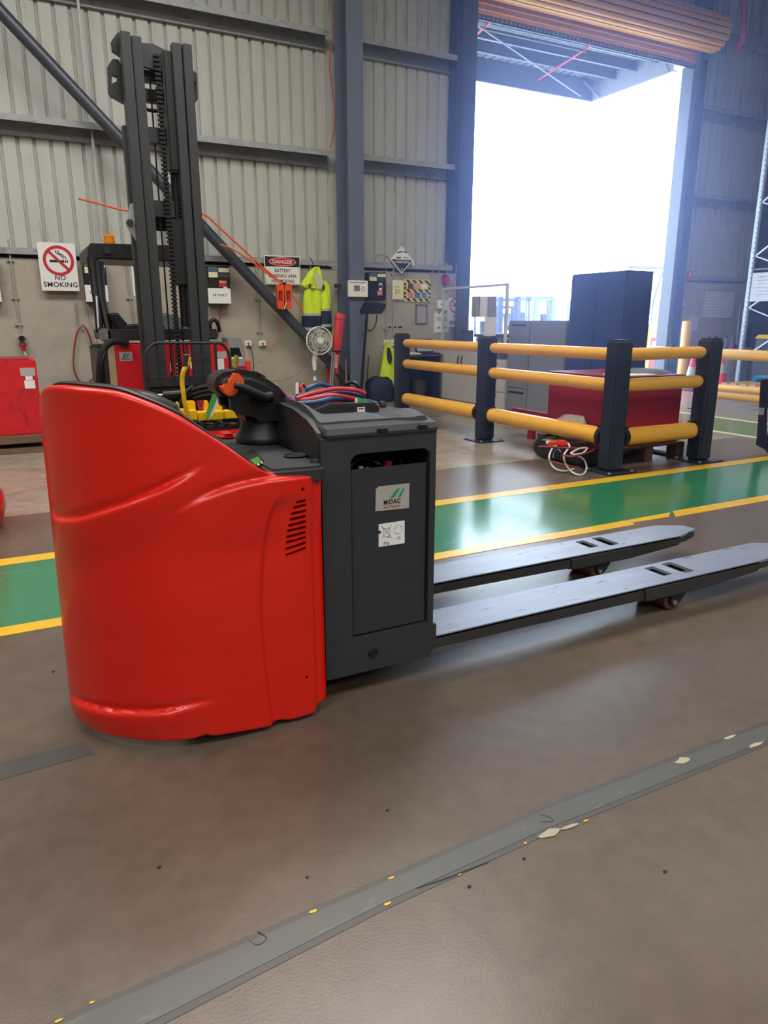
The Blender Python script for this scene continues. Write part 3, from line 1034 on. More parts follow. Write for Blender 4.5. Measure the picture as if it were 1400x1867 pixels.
# the two plates on the battery panel
FY = BY + 0.012
P1 = [at_y(*p, FY) for p in ((684, 932), (745, 926), (746, 881), (690, 887), (685, 892))]
poly_plate(P1, FY, 0.002).build('maker_plate', SILVER, bp, smooth=False)
o = at_y(723, 899, FY)
for pts, cc in (([(-0.030, -0.022), (-0.014, -0.022), (0.014, 0.018), (0.000, 0.018)], TEAL), ([(0.004, -0.022), (0.016, -0.022), (0.034, 0.018), (0.024, 0.014)], TEAL), ([(-0.036, -0.016), (-0.031, -0.018), (-0.004, 0.017), (-0.010, 0.013)], mat('logo_pale', '#86b0a4', 0.5)), ([(0.018, -0.012), (0.021, -0.020), (0.037, 0.010), (0.036, 0.018)], MATS['logo_pale'])):
    poly_plate([(o[0] + x * 0.85, o[1] + z * 0.72 + 0.002) for x, z in pts], FY - 0.002, 0.0008).build('logo_stroke', cc, bp, smooth=False)
o = at_y(714, 914, FY)
text('MIDAC', 'maker_lettering', o[0], o[1], FY - 0.002, 0.062, 0.016, INK, bp, bold=0.02)
o = at_y(714, 922.5, FY)
text('BATTERIES', 'maker_lettering', o[0] + 0.001, o[1] - 0.001, FY - 0.002, 0.062, 0.007, SIGNR, bp)
P2 = [at_y(*p, FY) for p in ((690, 997), (737, 990), (737, 949), (690, 956))]
poly_plate(P2, FY, 0.002).build('recycling_plate', PAPER, bp, smooth=False)
o = at_y(704, 991, FY)
text('Pb', 'plate_lettering', o[0], o[1] + 0.002, FY - 0.002, 0.022, 0.012, INKG, bp)
o = at_y(726, 980, FY)
text('CE', 'plate_lettering', o[0], o[1], FY - 0.002, 0.014, 0.009, INKG, bp)
c0 = at_y(704, 970, FY)


def stroke(pts, wd, mt, parent, at, nm='plate_mark'):
    m_ = MB()
    for p, q in zip(pts, pts[1:]):
        m_.bar((p[0], at - 0.0005, p[1]), (q[0], at - 0.0005, q[1]), wd, 0.001, up=(0, 1, 0))
    return m_.build(nm, mt, parent, smooth=False)


cx, cz = c0
stroke([(cx - 0.019, cz + 0.024), (cx + 0.021, cz - 0.022)], 0.0012, INKG, bp, FY - 0.002)
stroke([(cx + 0.019, cz + 0.024), (cx - 0.019, cz - 0.020)], 0.0008, INKG, bp, FY - 0.002)
stroke([(cx - 0.013, cz + 0.014), (cx - 0.010, cz - 0.015), (cx + 0.010, cz - 0.015), (cx + 0.013, cz + 0.014), (cx - 0.013, cz + 0.014)], 0.0008, INKG, bp, FY - 0.002)
MB().cyl((cx + 0.008, FY - 0.0028, cz - 0.018), (cx + 0.008, FY - 0.002, cz - 0.018), 0.003, n=10).build('plate_mark', INKG, bp)
c1 = at_y(725, 965, FY)
for k in range(3):
    an = PI / 2 + 2 * PI * k / 3
    pts = [(c1[0] + 0.015 * math.cos(an + t), c1[1] + 0.015 * math.sin(an + t)) for t in (0, 0.4, 0.8, 1.2, 1.6)]
    stroke(pts, 0.002, mat('plate_grey', '#a9a7a0', 0.6), bp, FY - 0.002)
c2 = at_y(690.5, 970, FY)
MB().cyl((c2[0] + 0.002, FY - 0.003, c2[1]), (c2[0] + 0.002, FY - 0.002, c2[1]), 0.005, n=12).build('torn_spot', BLACK, bp)

# forks
for yo, tipx, nme in ((2.015, 3.42, 'near'), (2.475, 3.235, 'far')):
    y0, y1 = yo, yo + 0.205
    s1 = rrect(2.487, 2.545, y0 + 0.062, y0 + 0.178, 0.010)
    s2 = rrect(2.603, 2.668, y0 + 0.045, y0 + 0.184, 0.010)
    out = [(1.236, y0), (3.06, y0), (tipx - 0.10, y0 + 0.022), (tipx - 0.006, y0 + 0.050), (tipx, y0 + 0.060), (tipx, y0 + 0.125), (tipx - 0.01, y0 + 0.135), (tipx - 0.14, y1), (1.236, y1)]
    m = holed(out, [s1, s2], 'Z', 0.152, 0.140)
    fk = m.build('fork', FORK, pt, smooth=False)
    fk['label'] = 'near fork of the pallet truck' if nme == 'near' else 'far fork of the pallet truck'
    for sy, yy in ((-1, y0), (1, y1)):
        m = MB()
        m.prism([(1.236, 0.151), (3.06, 0.151), (3.06, 0.100), (2.72, 0.080), (2.70, 0.084), (2.30, 0.086), (2.285, 0.098), (1.236, 0.100)], 'Y', yy + (0 if sy < 0 else -0.012), yy + (0.012 if sy < 0 else 0), 0.004)
        m.build('fork_flank', FORKS, fk, angle=30)
    m = MB()
    m.prism([(2.30, 0.142), (2.70, 0.142), (2.68, 0.120), (2.69, 0.084), (2.31, 0.086)], 'Y', y0 - 0.010, y0 + 0.001, 0.003)
    m.build('flank_gusset', FORKS, fk, angle=30)
    m = MB()
    m.prism([(3.055, 0.151)] + [(tipx - 0.06, 0.151), (tipx - 0.06, 0.118), (3.055, 0.100)], 'Y', y0 + 0.022, y0 + 0.17, 0.004)
    m.build('fork_tip', FORKS, fk)
    m = MB()
    m.prism([(3.05, y0 + 0.001), (tipx - 0.10, y0 + 0.023), (tipx - 0.006, y0 + 0.051), (tipx - 0.001, y0 + 0.061), (tipx - 0.001, y0 + 0.124), (tipx - 0.01, y0 + 0.134), (tipx - 0.14, y1 - 0.001), (3.05, y1 - 0.001)], 'Z', 0.106, 0.1405, 0.006)
    m.build('fork_nose', FORKS, fk)
    MB().box(1.22, 1.26, y0 - 0.004, y1 + 0.004, 0.10, 0.20, 0.004).build('fork_heel', FORKS, fk)
    m = MB()
    m.lathe([(0.012, -0.085), (0.034, -0.085), (0.040, -0.078), (0.041, 0.078), (0.034, 0.085), (0.012, 0.085)], (2.505, y0 + 0.105, 0.0412), 28, 'Y')
    m.build('load_roller', TYRE, fk)
    for yy in (y0 + 0.006, y0 + 0.192):
        m = MB()
        m.prism([(2.47, 0.100), (2.56, 0.125), (2.60, 0.10), (2.548, 0.035), (2.52, 0.018), (2.49, 0.030)], 'Y', yy, yy + 0.012, 0.004)
        m.build('roller_fork', CHARD, fk)
        MB().cyl((2.508, yy - 0.006, 0.041), (2.508, yy + 0.018, 0.041), 0.011, n=14).build('roller_axle', STEEL, fk)
    m = MB()
    m.cyl((2.56, y0 + 0.03, 0.11), (2.56, y0 + 0.185, 0.11), 0.012)
    m.build('link_pin', STEEL, fk)
MB().box(1.15, 1.24, 2.02, 2.68, 0.10, 0.30, 0.008).build('fork_carriage', FORKS, pt)

# the charger on the lid with its coil of cables and plug
ch = thing('battery_charger', 'small black battery charger resting on the pallet truck hood under coiled cables', 'charger', (1.03, 2.34, 0.93))
CZ0 = 0.942
YCH = 2.21
cx0, cx1 = at_y(577, 745, YCH)[0], at_y(692, 745, YCH)[0]
m = MB()
m.prism([(cx0, CZ0), (cx0, CZ0 + 0.022), (cx0 + 0.05, CZ0 + 0.038), (cx1 - 0.02, CZ0 + 0.036), (cx1, CZ0 + 0.022), (cx1, CZ0)], 'Y', YCH, YCH + 0.26, 0.005)
cb = m.build('charger_body', mat('charger_black', '#26272a', 0.4), ch)
m = annulus(cx0 + 0.125, CZ0 + 0.018, 0.013, 0.016, YCH - 0.0005, 0.002, 28)
m.build('fan_ring', CHAR, cb)
annulus(cx0 + 0.125, CZ0 + 0.018, 0.006, 0.008, YCH - 0.0005, 0.002, 24).build('fan_ring', CHAR, cb)
MB().box(cx0 + 0.15, cx0 + 0.178, YCH - 0.002, YCH - 0.0003, CZ0 + 0.006, CZ0 + 0.024).build('rating_label', PAPER, cb, smooth=False)
MB().box(cx0 + 0.154, cx0 + 0.174, YCH - 0.003, YCH - 0.002, CZ0 + 0.017, CZ0 + 0.021).build('label_print', SIGNR, cb, smooth=False)


def Q(u, v, y):
    p = at_y(u, v, y)
    return (p[0], y, p[1])


cl = thing('cable_coil', 'coil of thick red and dark blue charging cables lying on the battery charger', 'cable', (1.03, 2.34, 0.97))
RUNS = [(REDC, [(540, 727), (575, 716), (612, 709), (648, 711), (666, 718)], 2.30, 0.008), (BLUEC, [(545, 731), (580, 723), (615, 716), (645, 719), (663, 722)], 2.33, 0.008), (REDC, [(538, 731), (570, 727), (605, 721), (640, 726), (655, 731)], 2.29, 0.008), (BLUEC, [(541, 736), (575, 733), (610, 726), (645, 729), (675, 733)], 2.28, 0.008),
        (BLUEC, [(556, 712), (566, 706), (585, 701), (606, 706)], 2.40, 0.008), (BLUEC, [(540, 733), (520, 722), (506, 707), (500, 700)], 2.46, 0.005), (REDC, [(540, 729), (525, 722), (510, 714), (498, 706)], 2.45, 0.006), (BLUEC, [(610, 722), (640, 727), (668, 735), (690, 741)], 2.31, 0.0075), (REDC, [(600, 727), (640, 733), (668, 739), (690, 743)], 2.29, 0.008),
        (BLACK, [(625, 706), (633, 699), (641, 697), (650, 702), (657, 713)], 2.44, 0.007), (BLACK, [(640, 724), (665, 729), (685, 735), (694, 741)], 2.36, 0.006)]
for k, (mm, pts, yy, r) in enumerate(RUNS):
    MB().tube([Q(u, v, yy + 0.02 * math.sin(i * 1.3 + k)) for i, (u, v) in enumerate(pts)], r, 9, 8).build({id(REDC): 'red_cable', id(BLUEC): 'blue_cable'}.get(id(mm), 'black_cable'), mm, cl)
MB().tube([Q(539, 741, 2.33), Q(537, 730, 2.31), Q(541, 716, 2.34), Q(543, 697, 2.36)], 0.006, 8, 6).build('blue_cable', BLUEC, cl)
MB().tube([Q(548, 716, 2.36), Q(548, 706, 2.36), Q(552, 701, 2.37), Q(556, 706, 2.38)], 0.005, 8, 6).build('red_cable', REDC, cl)
m = MB()
p = Q(541, 707, 2.33)
m.bar((p[0], p[1], p[2] - 0.02), (p[0] + 0.002, p[1], p[2] + 0.018), 0.010, 0.003, up=(0, 1, 0))
m.build('cable_tag', PAPER, cl, smooth=False)
p = Q(546, 735, 2.32)
MB().tube([(p[0], p[1], p[2] - 0.014), (p[0] - 0.002, p[1] - 0.012, p[2] + 0.006), (p[0] + 0.002, p[1] - 0.002, p[2] + 0.024)], 0.0022, 6, 5).build('cable_tie', BLACK, cl)
m = MB()
g = [Q(*p, 2.25) for p in ((649, 739), (648, 729), (651, 724), (668, 729), (669, 740))]
m.prism([(p[0], p[2]) for p in g], 'Y', 2.246, 2.249)
m.build('test_tag', GREEN, cl, smooth=False)
m = MB()
g = [Q(*p, 2.245) for p in ((648, 738), (647, 729), (650, 725), (652, 738))]
m.prism([(p[0], p[2]) for p in g], 'Y', 2.242, 2.2455)
m.build('test_tag_edge', PAPER, cl, smooth=False)
a, b_, c_ = Q(676, 737, 2.34), Q(690, 740, 2.34), Q(701, 741, 2.34)
m = MB()
m.tube([a, b_, c_], [0.010, 0.013, 0.010], 12)
m.build('plug_body', BLACK, cl)
m = MB()
m.lathe([(0.004, -0.012), (0.019, -0.010), (0.021, 0.0), (0.019, 0.010), (0.012, 0.012), (0.004, 0.006)], Q(696, 741, 2.33), 20, 'X')
m.build('plug_cap', BLACKM, cl)

# ------------------------------------------------------------------ trucks and batteries along the back wall
def wr4(u0, v0, u1, v1, y):
    a, b = at_y(u0, v0, y), at_y(u1, v1, y)
    return min(a[0], b[0]), max(a[0], b[0]), min(a[1], b[1]), max(a[1], b[1])


MASTM = mat('mast_grey', '#303235', 0.45, var=0.06)
rt = thing('reach_truck', 'red and black reach truck with tall grey mast and mesh backrest by the wall', 'reach truck', (1.5, 7.6, 0))
YM = 7.0
for x0, x1, h, y0, y1, nme in ((1.160, 1.240, 3.585, 6.98, 7.10, 'outer_upright'), (1.672, 1.748, 3.57, 6.98, 7.10, 'outer_upright'), (1.250, 1.330, 3.57, 7.0, 7.09, 'inner_upright'), (1.584, 1.662, 3.57, 7.0, 7.09, 'inner_upright'), (1.135, 1.23, 2.9, 7.11, 7.20, 'rear_upright'), (1.68, 1.765, 2.9, 7.11, 7.20, 'rear_upright')):
    MB().box(x0, x1, y0, y1, 0.10, h, 0.004).build(nme, MASTM, rt)
for v0, v1, y in ((234, 263, 7.11), (366, 396, 7.11), (395, 421, 7.3)):
    z0, z1 = at_y(300, v1, y)[1], at_y(300, v0, y)[1]
    MB().box(1.24, 1.67, y, y + 0.05, z0, z1, 0.004).build('cross_member', MASTM if y < 7.2 else BLACK, rt)
z0, z1 = at_y(280, 122, 7.06)[1], at_y(280, 77, 7.06)[1]
m = MB()
m.prism([(1.33, z0), (1.584, z0 - 0.03), (1.584, z1 - 0.05), (1.50, z1 - 0.02), (1.44, z1), (1.33, z1 - 0.01)], 'Y', 7.09, 7.13, 0.004)
m.build('top_member', MASTM, rt)
z0, z1 = at_y(280, 185, 7.2)[1], at_y(280, 128, 7.2)[1]
MB().box(1.25, 1.66, 7.2, 7.3, z0 + 0.16, z1, 0.01).build('carriage_beam', BLACK, rt)
MB().box(1.25, 1.66, 7.2, 7.3, z0, z0 + 0.10, 0.01).build('carriage_beam', BLACK, rt)
MB().tube([(1.26, 7.25, z0 - 0.01), (1.40, 7.22, z0 - 0.07), (1.55, 7.22, z0 - 0.05)], 0.016, 8, 8).build('mast_hose', BLACK, rt)
MB().box(1.50, 1.60, 7.05, 7.2, 2.55, 3.52, 0.02).build('lift_cylinder', BLACK, rt)
MB().box(1.47, 1.60, 7.06, 7.18, at_y(320, 520, 7.1)[1], at_y(320, 400, 7.1)[1], 0.012).build('cylinder_block', BLACK, rt)
MB().cyl((1.555, 7.12, 1.2), (1.555, 7.12, 3.3), 0.028, n=14).build('lift_cylinder', BLACKM, rt)
for x in (1.405, 1.53):
    MB().cyl((x, 7.15, 0.5), (x, 7.15, 3.3), 0.008, n=8).build('mast_rod', BLACK, rt)
# leaf chain: plates stacked on one long flat
for x, y, z0, z1 in ((1.462, 7.06, 0.72, 3.48), (1.60, 7.1, 1.5, 2.95)):
    m = MB()
    m.box(x - 0.016, x + 0.016, y + 0.006, y + 0.016, z0, z1)
    z = z0
    while z < z1:
        m.box(x - 0.030, x + 0.022, y - 0.008, y + 0.02, z, z + 0.020)
        z += 0.036
    c = m.build('lift_chain', BLACKM, rt, smooth=False)
# ears beside the mast head
YE = 7.14
for pts, hole in (([(197, 120), (205, 107), (216, 108), (232, 140), (232, 188), (226, 186), (203, 173), (199, 166)], [(204, 134), (204, 152), (214, 148), (215, 138)]), ([(349, 126), (359, 134), (361, 180), (351, 195), (344, 196), (340, 128)], [(352, 146), (357, 150), (357, 170), (352, 174)])):
    m = holed([at_y(*p, YE) for p in pts], [[at_y(*p, YE) for p in hole]], 'Y', YE, YE + 0.08)
    m.build('pulley_bracket', BLACK, rt, smooth=False)
m = MB()
m.prism([at_y(*p, YE) for p in ((203, 75), (214, 60), (230, 62), (230, 110), (212, 96), (205, 92))], 'Y', YE - 0.02, YE + 0.06, 0.004)
m.build('mast_top_cap', BLACK, rt)
m = MB()
m.prism([at_y(*p, YE) for p in ((236, 373), (246, 373), (250, 400), (250, 438), (246, 440), (238, 428), (229, 412), (231, 398))], 'Y', YE - 0.08, YE - 0.03, 0.006)
m.build('mast_bracket', GIRT, rt)
p = at_y(234, 408, YE)
MB().cyl((p[0], YE - 0.11, p[1]), (p[0], YE - 0.04, p[1]), 0.028, n=16).build('bracket_boss', CHARD, rt)
m = MB()
m.prism([at_y(*p, YE) for p in ((362, 388), (372, 400), (374, 432), (362, 440))], 'Y', YE + 0.02, YE + 0.06, 0.006)
m.build('mast_bracket', CHARD, rt)
# carriage and load backrest
YB = 6.75


def T(u, v, y):
    p = at_y(u, v, y)
    return (p[0], y, p[1])


lb = MB().tube([T(269, 692, YB), T(264, 648, YB), T(268, 638, YB), T(279, 627, YB), T(290, 625, YB), T(396, 625, YB), T(406, 627, YB), T(416, 640, YB), T(419, 650, YB), T(421, 690, YB)], 0.014, 8).build('load_backrest', CHARD, rt)
for u, r in ((286, 0.009), (313, 0.012), (340, 0.012), (366, 0.009), (392, 0.013)):
    MB().cyl(T(u, 626, YB), T(u + 4, 692, YB), r, n=8).build('backrest_bar', CHARD, lb)
x0, x1, z0, z1 = wr4(268, 689, 442, 698, YB)
MB().box(x0, x1, YB, YB + 0.12, z0 - 0.01, z1, 0.006).build('carriage_bar', CHARD, rt)
MB().box(x0 + 0.02, x1 - 0.06, YB + 0.03, YB + 0.2, 0.12, z0 - 0.01, 0.01).build('carriage_plate', BLACK, rt)
MB().cyl((x0 + 0.12, YB - 0.02, z0 - 0.08), (x1 - 0.1, YB - 0.02, z0 - 0.06), 0.04, n=16).build('shift_cylinder', BLACK, rt)
MB().cyl((x0 + 0.04, YB - 0.02, z0 - 0.08), (x0 + 0.14, YB - 0.02, z0 - 0.08), 0.014, n=12).build('cylinder_rod', STEEL, rt)
for k in range(3):
    MB().tube([T(345 + 4 * k, 712 + 7 * k, YB - 0.05), T(380, 704 + 8 * k, YB - 0.09), T(415, 706 + 8 * k, YB - 0.05), T(440, 709 + 7 * k, YB + 0.02)], 0.022, 10, 6).build('hydraulic_hose', BLACKM, rt)
MB().tube([T(352, 704, YB - 0.05), T(338, 716, YB - 0.07), T(330, 735, YB - 0.06), T(334, 760, YB)], 0.02, 10, 6).build('hydraulic_hose', BLACKM, rt)
for x in (1.2, 1.62):
    MB().box(x, x + 0.12, 5.9, YB + 0.05, 0.06, 0.10, 0.01).build('fork', CHARD, rt)
# battery cover panels and chassis
YP = 7.55
BATR = mat('battery_panel_red', '#d8121e', 0.5, var=0.06)
x0, x1, z0, z1 = wr4(209, 628, 274, 720, YP)
pl = MB().box(x0, x1, YP, YP + 0.5, 0.42, z1, 0.006).build('battery_cover', BATR, rt)
MB().box(x0 - 0.065, x0 - 0.003, YP + 0.01, YP + 0.5, 0.42, z1 - 0.005, 0.004).build('cover_edge', TAN, rt)
a = wr4(217, 642, 242, 658, YP)
MB().box(a[0], a[1], YP - 0.003, YP, a[2], a[3]).build('maker_plate', SILVER, pl, smooth=False)
cxm, czm = (a[0] + a[1]) / 2, (a[2] + a[3]) / 2
for dx in (-0.022, 0.008):
    poly_plate([(cxm + dx - 0.012, czm - 0.012), (cxm + dx + 0.004, czm - 0.012), (cxm + dx + 0.026, czm + 0.028), (cxm + dx + 0.010, czm + 0.028)], YP - 0.003, 0.001).build('logo_stroke', MATS['blue_cable'] if dx < 0 else TEAL, pl, smooth=False)
text('MIDAC', 'maker_lettering', cxm, czm - 0.024, YP - 0.003, 0.075, 0.016, INK, pl, bold=0.02)
x2, x3 = at_y(300, 660, YP)[0], at_y(423, 660, YP)[0]
p2 = MB().box(x1 + 0.012, x3, YP + 0.1, YP + 0.55, 0.42, z1 - 0.005, 0.006).build('battery_cover', BATR, rt)
for (u0, v0, u1, v1, mm) in ((310, 661, 318, 684, PAPER), (322, 660, 326, 686, PAPER), (308, 678, 318, 686, SIGNR), (346, 660, 353, 672, CREAM), (394, 641, 413, 653, SILVER), (396, 654, 409, 675, PAPER)):
    a = wr4(u0, v0, u1, v1, YP + 0.1)
    MB().box(a[0], a[1], YP + 0.097, YP + 0.1, a[2], a[3]).build('cover_label', mm, p2, smooth=False)
MB().box(0.86, 2.12, 7.7, 9.0, 0.12, 1.0, 0.02).build('chassis', BLACKM, rt)
MB().box(0.80, 0.95, 7.62, 8.4, 0.12, 0.98, 0.02).build('side_pillar', CHARD, rt)
x0, x1, z0, z1 = wr4(190, 601, 398, 619, 7.65)
MB().box(x0, x1, 7.65, 8.6, z0, z1, 0.012).build('hood_bar', CHARD, rt)
MB().box(x0 - 0.04, x0 + 0.05, 7.63, 7.8, z0 - 0.01, z1 + 0.01, 0.02).build('hood_bar_end', mat('grey_plastic', '#6a6a6a', 0.5), rt)
MB().box(0.90, 0.97, 7.62, 7.72, 0.4, z0 - 0.02, 0.01).build('corner_panel', mat('corner_red', '#d8604a', 0.5), rt)
YS = 8.0
m = MB()
m.prism([at_y(*p, YS) for p in ((200, 572), (207, 570), (216, 571), (232, 590), (236, 604), (216, 604))], 'Y', YS, YS + 0.5, 0.02, 3)
m.build('seat_back', BLACK, rt)
m = MB()
m.prism([at_y(*p, YS) for p in ((228, 592), (290, 589), (300, 595), (300, 606), (225, 606))], 'Y', YS - 0.02, YS + 0.5, 0.015, 3)
m.build('seat_cushion', BLACK, rt)
m = MB()
m.prism([at_y(*p, YS) for p in ((288, 604), (294, 574), (306, 570), (345, 583), (348, 604))], 'Y', YS + 0.1, YS + 0.4, 0.02, 3)
m.build('side_screen', mat('smoked_screen', '#77787c', 0.3, trans=0.3), rt)
m = MB()
m.tube([T(384, 607, 7.9), T(383, 590, 7.9), T(389, 583, 7.9), T(396, 588, 7.9), T(401, 605, 7.9)], 0.022, 8, 6)
m.build('steering_wheel', BLACK, rt)
# overhead guard
YG = 8.3
z0, z1 = at_y(230, 474, YG)[1], at_y(230, 446, YG)[1]
xg0, xg1 = at_y(160, 460, YG)[0], 1.95
m = MB()
m.prism([(xg0, z0), (xg0, z1 - 0.05), (xg0 + 0.04, z1), (xg1, z1 + 0.02), (xg1, z0)], 'Y', YG, YG + 0.9, 0.015)
og = m.build('overhead_guard', BLACK, rt)
p = at_y(195, 457, YG)
MB().cyl((p[0], YG - 0.03, p[1]), (p[0], YG, p[1]), 0.035, n=16).build('work_lamp', CHARD, og)
m = MB()
c = at_y(200, 445, YG + 0.1)
m.lathe([(0.055, 0), (0.058, 0.03), (0.05, 0.05), (0.052, 0.085), (0.04, 0.10), (0.005, 0.102)], (c[0], YG + 0.1, z1), 18)
m.build('beacon', LAMP, og)
for us in (((168, 470), (178, 560), (182, 604)), ((178, 478), (186, 545), (199, 604))):
    m = MB()
    m.tube([T(*us[0], YG + 0.05), T(*us[1], YG), T(*us[2], YG - 0.1)], [0.06, 0.04, 0.042], 10)
    m.build('guard_pillar', BLACK, rt)
MB().tube([T(176, 540, YG - 0.06), T(180, 598, YG - 0.16)], 0.012, 8).build('pillar_strip', STEEL, rt)
MB().box(1.82, 1.95, YG, YG + 0.12, 1.18, z0 + 0.02, 0.02).build('guard_pillar', BLACK, rt)
MB().tube([T(233, 627, YP - 0.03), T(210, 622, YP - 0.06), T(192, 632, YP - 0.1), T(184, 655, YP - 0.1), T(182, 690, YP - 0.05), T(181, 712, YP)], 0.035, 10, 6).build('cable_bundle', BLACKM, rt)
MB().tube([T(193, 640, YP - 0.12), T(186, 664, YP - 0.12), T(190, 700, YP)], 0.02, 8, 6).build('cable_bundle', BLACKM, rt)
for x, y in ((1.0, 8.7), (2.0, 8.7), (1.12, 6.3), (1.86, 6.3)):
    MB().cyl((x - 0.05, y, 0.10), (x + 0.05, y, 0.10), 0.10, n=20).build('wheel', TYRE, rt)
for x in (1.02, 1.80):
    MB().box(x, x + 0.12, 6.2, 7.7, 0.10, 0.24, 0.01).build('leg_beam', CHARD, rt)

# battery on timber at the left edge
cr = thing('traction_battery', 'scuffed red battery box with paper labels on timbers at the left edge', 'battery', (-0.05, 8.2, 0))
x1b = at_y(70, 700, 7.8)[0]
bb = MB().box(-0.62, x1b, 7.8, 8.5, 0.17, at_y(40, 657, 7.8)[1], 0.008).build('battery_case', REDB, cr)
a = wr4(36, 671, 65, 685, 7.8)
lid_z = at_y(40, 657, 7.8)[1]
MB().box(-0.60, x1b - 0.05, 7.84, 8.46, lid_z - 0.01, lid_z + 0.012).build('battery_rim', MAROON, cr, smooth=False)
MB().box(a[0], a[1], 7.797, 7.8, a[2], a[3]).build('rating_plate', SILVER, bb, smooth=False)
for q in ((46, 686, 60, 693), (44, 694, 65, 708)):
    a = wr4(*q, 7.8)
    MB().box(a[0], a[1], 7.797, 7.8, a[2], a[3]).build('paper_label', PAPER, bb, smooth=False)
MB().box(-0.7, x1b + 0.02, 7.74, 7.86, 0.095, 0.17, 0.004).build('timber', WOODD, cr)
MB().box(-0.7, x1b + 0.02, 8.4, 8.52, 0.095, 0.17, 0.004).build('timber', WOODD, cr)
MB().box(-0.7, x1b + 0.03, 7.72, 8.54, 0.0, 0.05, 0.004).build('timber', WOODD, cr)
for x in (-0.6, 0.1):
    MB().box(x, x + 0.1, 7.9, 8.45, 0.05, 0.097).build('timber', WOODD, cr)

# tail of another red truck, cut by the left edge of the frame
et = thing('red_truck', 'rounded red truck tail just showing at the left edge of the floor', 'truck', (-0.6, 4.9, 0))
m = MB()
m.loft([(0.05, -1.3, -0.135, 5.0, 0.34), (0.12, -1.3, -0.115, 5.0, 0.36), (0.20, -1.3, -0.12, 5.0, 0.36), (0.23, -1.3, -0.14, 5.0, 0.34), (0.45, -1.3, -0.165, 5.0, 0.32), (0.70, -1.3, -0.22, 5.0, 0.30)], 32)
m.build('truck_tail', RED, et)
MB().box(-1.3, -0.2, 4.75, 5.25, 0.0, 0.08, 0.01).build('undertray', BLACKM, et)

# low truck with the open, yellow-topped battery between the two
lt = thing('service_truck', 'low red truck with an open yellow-railed battery behind the orange paddle', 'truck', (1.4, 5.5, 0))
YT = 5.2
MB().box(0.62, 1.95, YT, 5.95, 0.06, at_y(400, 786, YT)[1], 0.015).build('chassis', RED, lt)
zt = at_y(400, 786, YT)[1]
MB().box(0.9, 1.8, YT + 0.04, 5.9, zt, zt + 0.03).build('battery_tray', BLACKM, lt, smooth=False)
for k, (u0, u1, v0, v1, dy) in enumerate(((318, 346, 748, 764, 0.02), (346, 362, 749, 766, 0.01), (362, 409, 752, 765, 0.0), (409, 445, 749, 762, 0.0))):
    a = wr4(u0, v0, u1, v1, YT + 0.1)
    MB().box(a[0], a[1] - 0.003, YT + 0.1 + dy, YT + 0.17 + dy, a[2], a[3], 0.006).build('yellow_rail', YELP, lt)
for u0, u1, v0, v1 in ((322, 328, 733, 752), (340, 357, 732, 743), (373, 381, 731, 742), (392, 406, 730, 743)):
    a = wr4(u0, v0, u1, v1, YT + 0.3)
    MB().box(a[0], a[1], YT + 0.3, YT + 0.36, a[2] - 0.05, a[3], 0.008).build('yellow_bracket', YELP, lt)
a = wr4(318, 744, 407, 752, YT + 0.28)
MB().box(a[0], a[1], YT + 0.2, YT + 0.4, a[2] - 0.03, a[2] + 0.01, 0.006).build('yellow_rail', YELP, lt)
m = MB()
m.prism([at_y(*p, YT + 0.18) for p in ((358, 731), (371, 729), (369, 748), (363, 749))], 'Y', YT + 0.16, YT + 0.18, 0.003)
m.build('brown_strap', MAROON, lt)
MB().box(0.95, 1.75, YT + 0.2, 5.85, zt + 0.02, zt + 0.08, 0.01).build('battery_cells', BLACKM, lt)
for k in range(5):
    u = 352 + 20 * k
    MB().tube([T(u, 775, YT + 0.06), T(u + 8, 768 + (k % 2) * 4, YT + 0.03), T(u + 18, 774, YT + 0.02), T(u + 24, 780 - (k % 3) * 4, YT + 0.06)], 0.010, 8, 6).build('battery_lead', BLACK, lt)
MB().tube([T(345, 650, YT - 0.02), T(341, 664, YT - 0.02), T(334, 678, YT - 0.02), T(332, 695, YT), T(334, 715, YT), T(338, 740, YT + 0.02), T(345, 763, YT + 0.06)], 0.016, 10, 6).build('yellow_hose', YELP, lt)
MB().cyl(T(338, 668, YT - 0.02), T(340, 648, YT - 0.02), 0.020, n=12).build('hose_fitting', CHARD, lt)
p = T(340, 648, YT - 0.02)
MB().lathe([(0.021, 0), (0.021, 0.008), (0.010, 0.008)], p, 14).build('hose_ring', STEEL, lt)
MB().tube([T(432, 648, YT + 0.3), T(429, 662, YT + 0.3), T(427, 690, YT + 0.3), T(430, 740, YT + 0.32)], [0.019, 0.018, 0.016, 0.016], 10, 4).build('yellow_hose', mat('olive_hose', '#8c7a20', 0.5), lt)
m = MB()
m.prism([at_y(*p, YT - 0.02) for p in ((377, 764), (376, 752), (387, 720), (393, 718), (396, 726), (388, 744), (380, 764))], 'Y', YT - 0.022, YT - 0.018)
m.build('test_tag', GREEN, lt, smooth=False)
m = MB()
m.prism([at_y(*p, YT - 0.0) for p in ((380, 764), (388, 744), (396, 726), (398, 724), (398, 736), (388, 756))], 'Y', YT - 0.002, YT + 0.002)
m.build('test_tag_back', PAPER, lt, smooth=False)

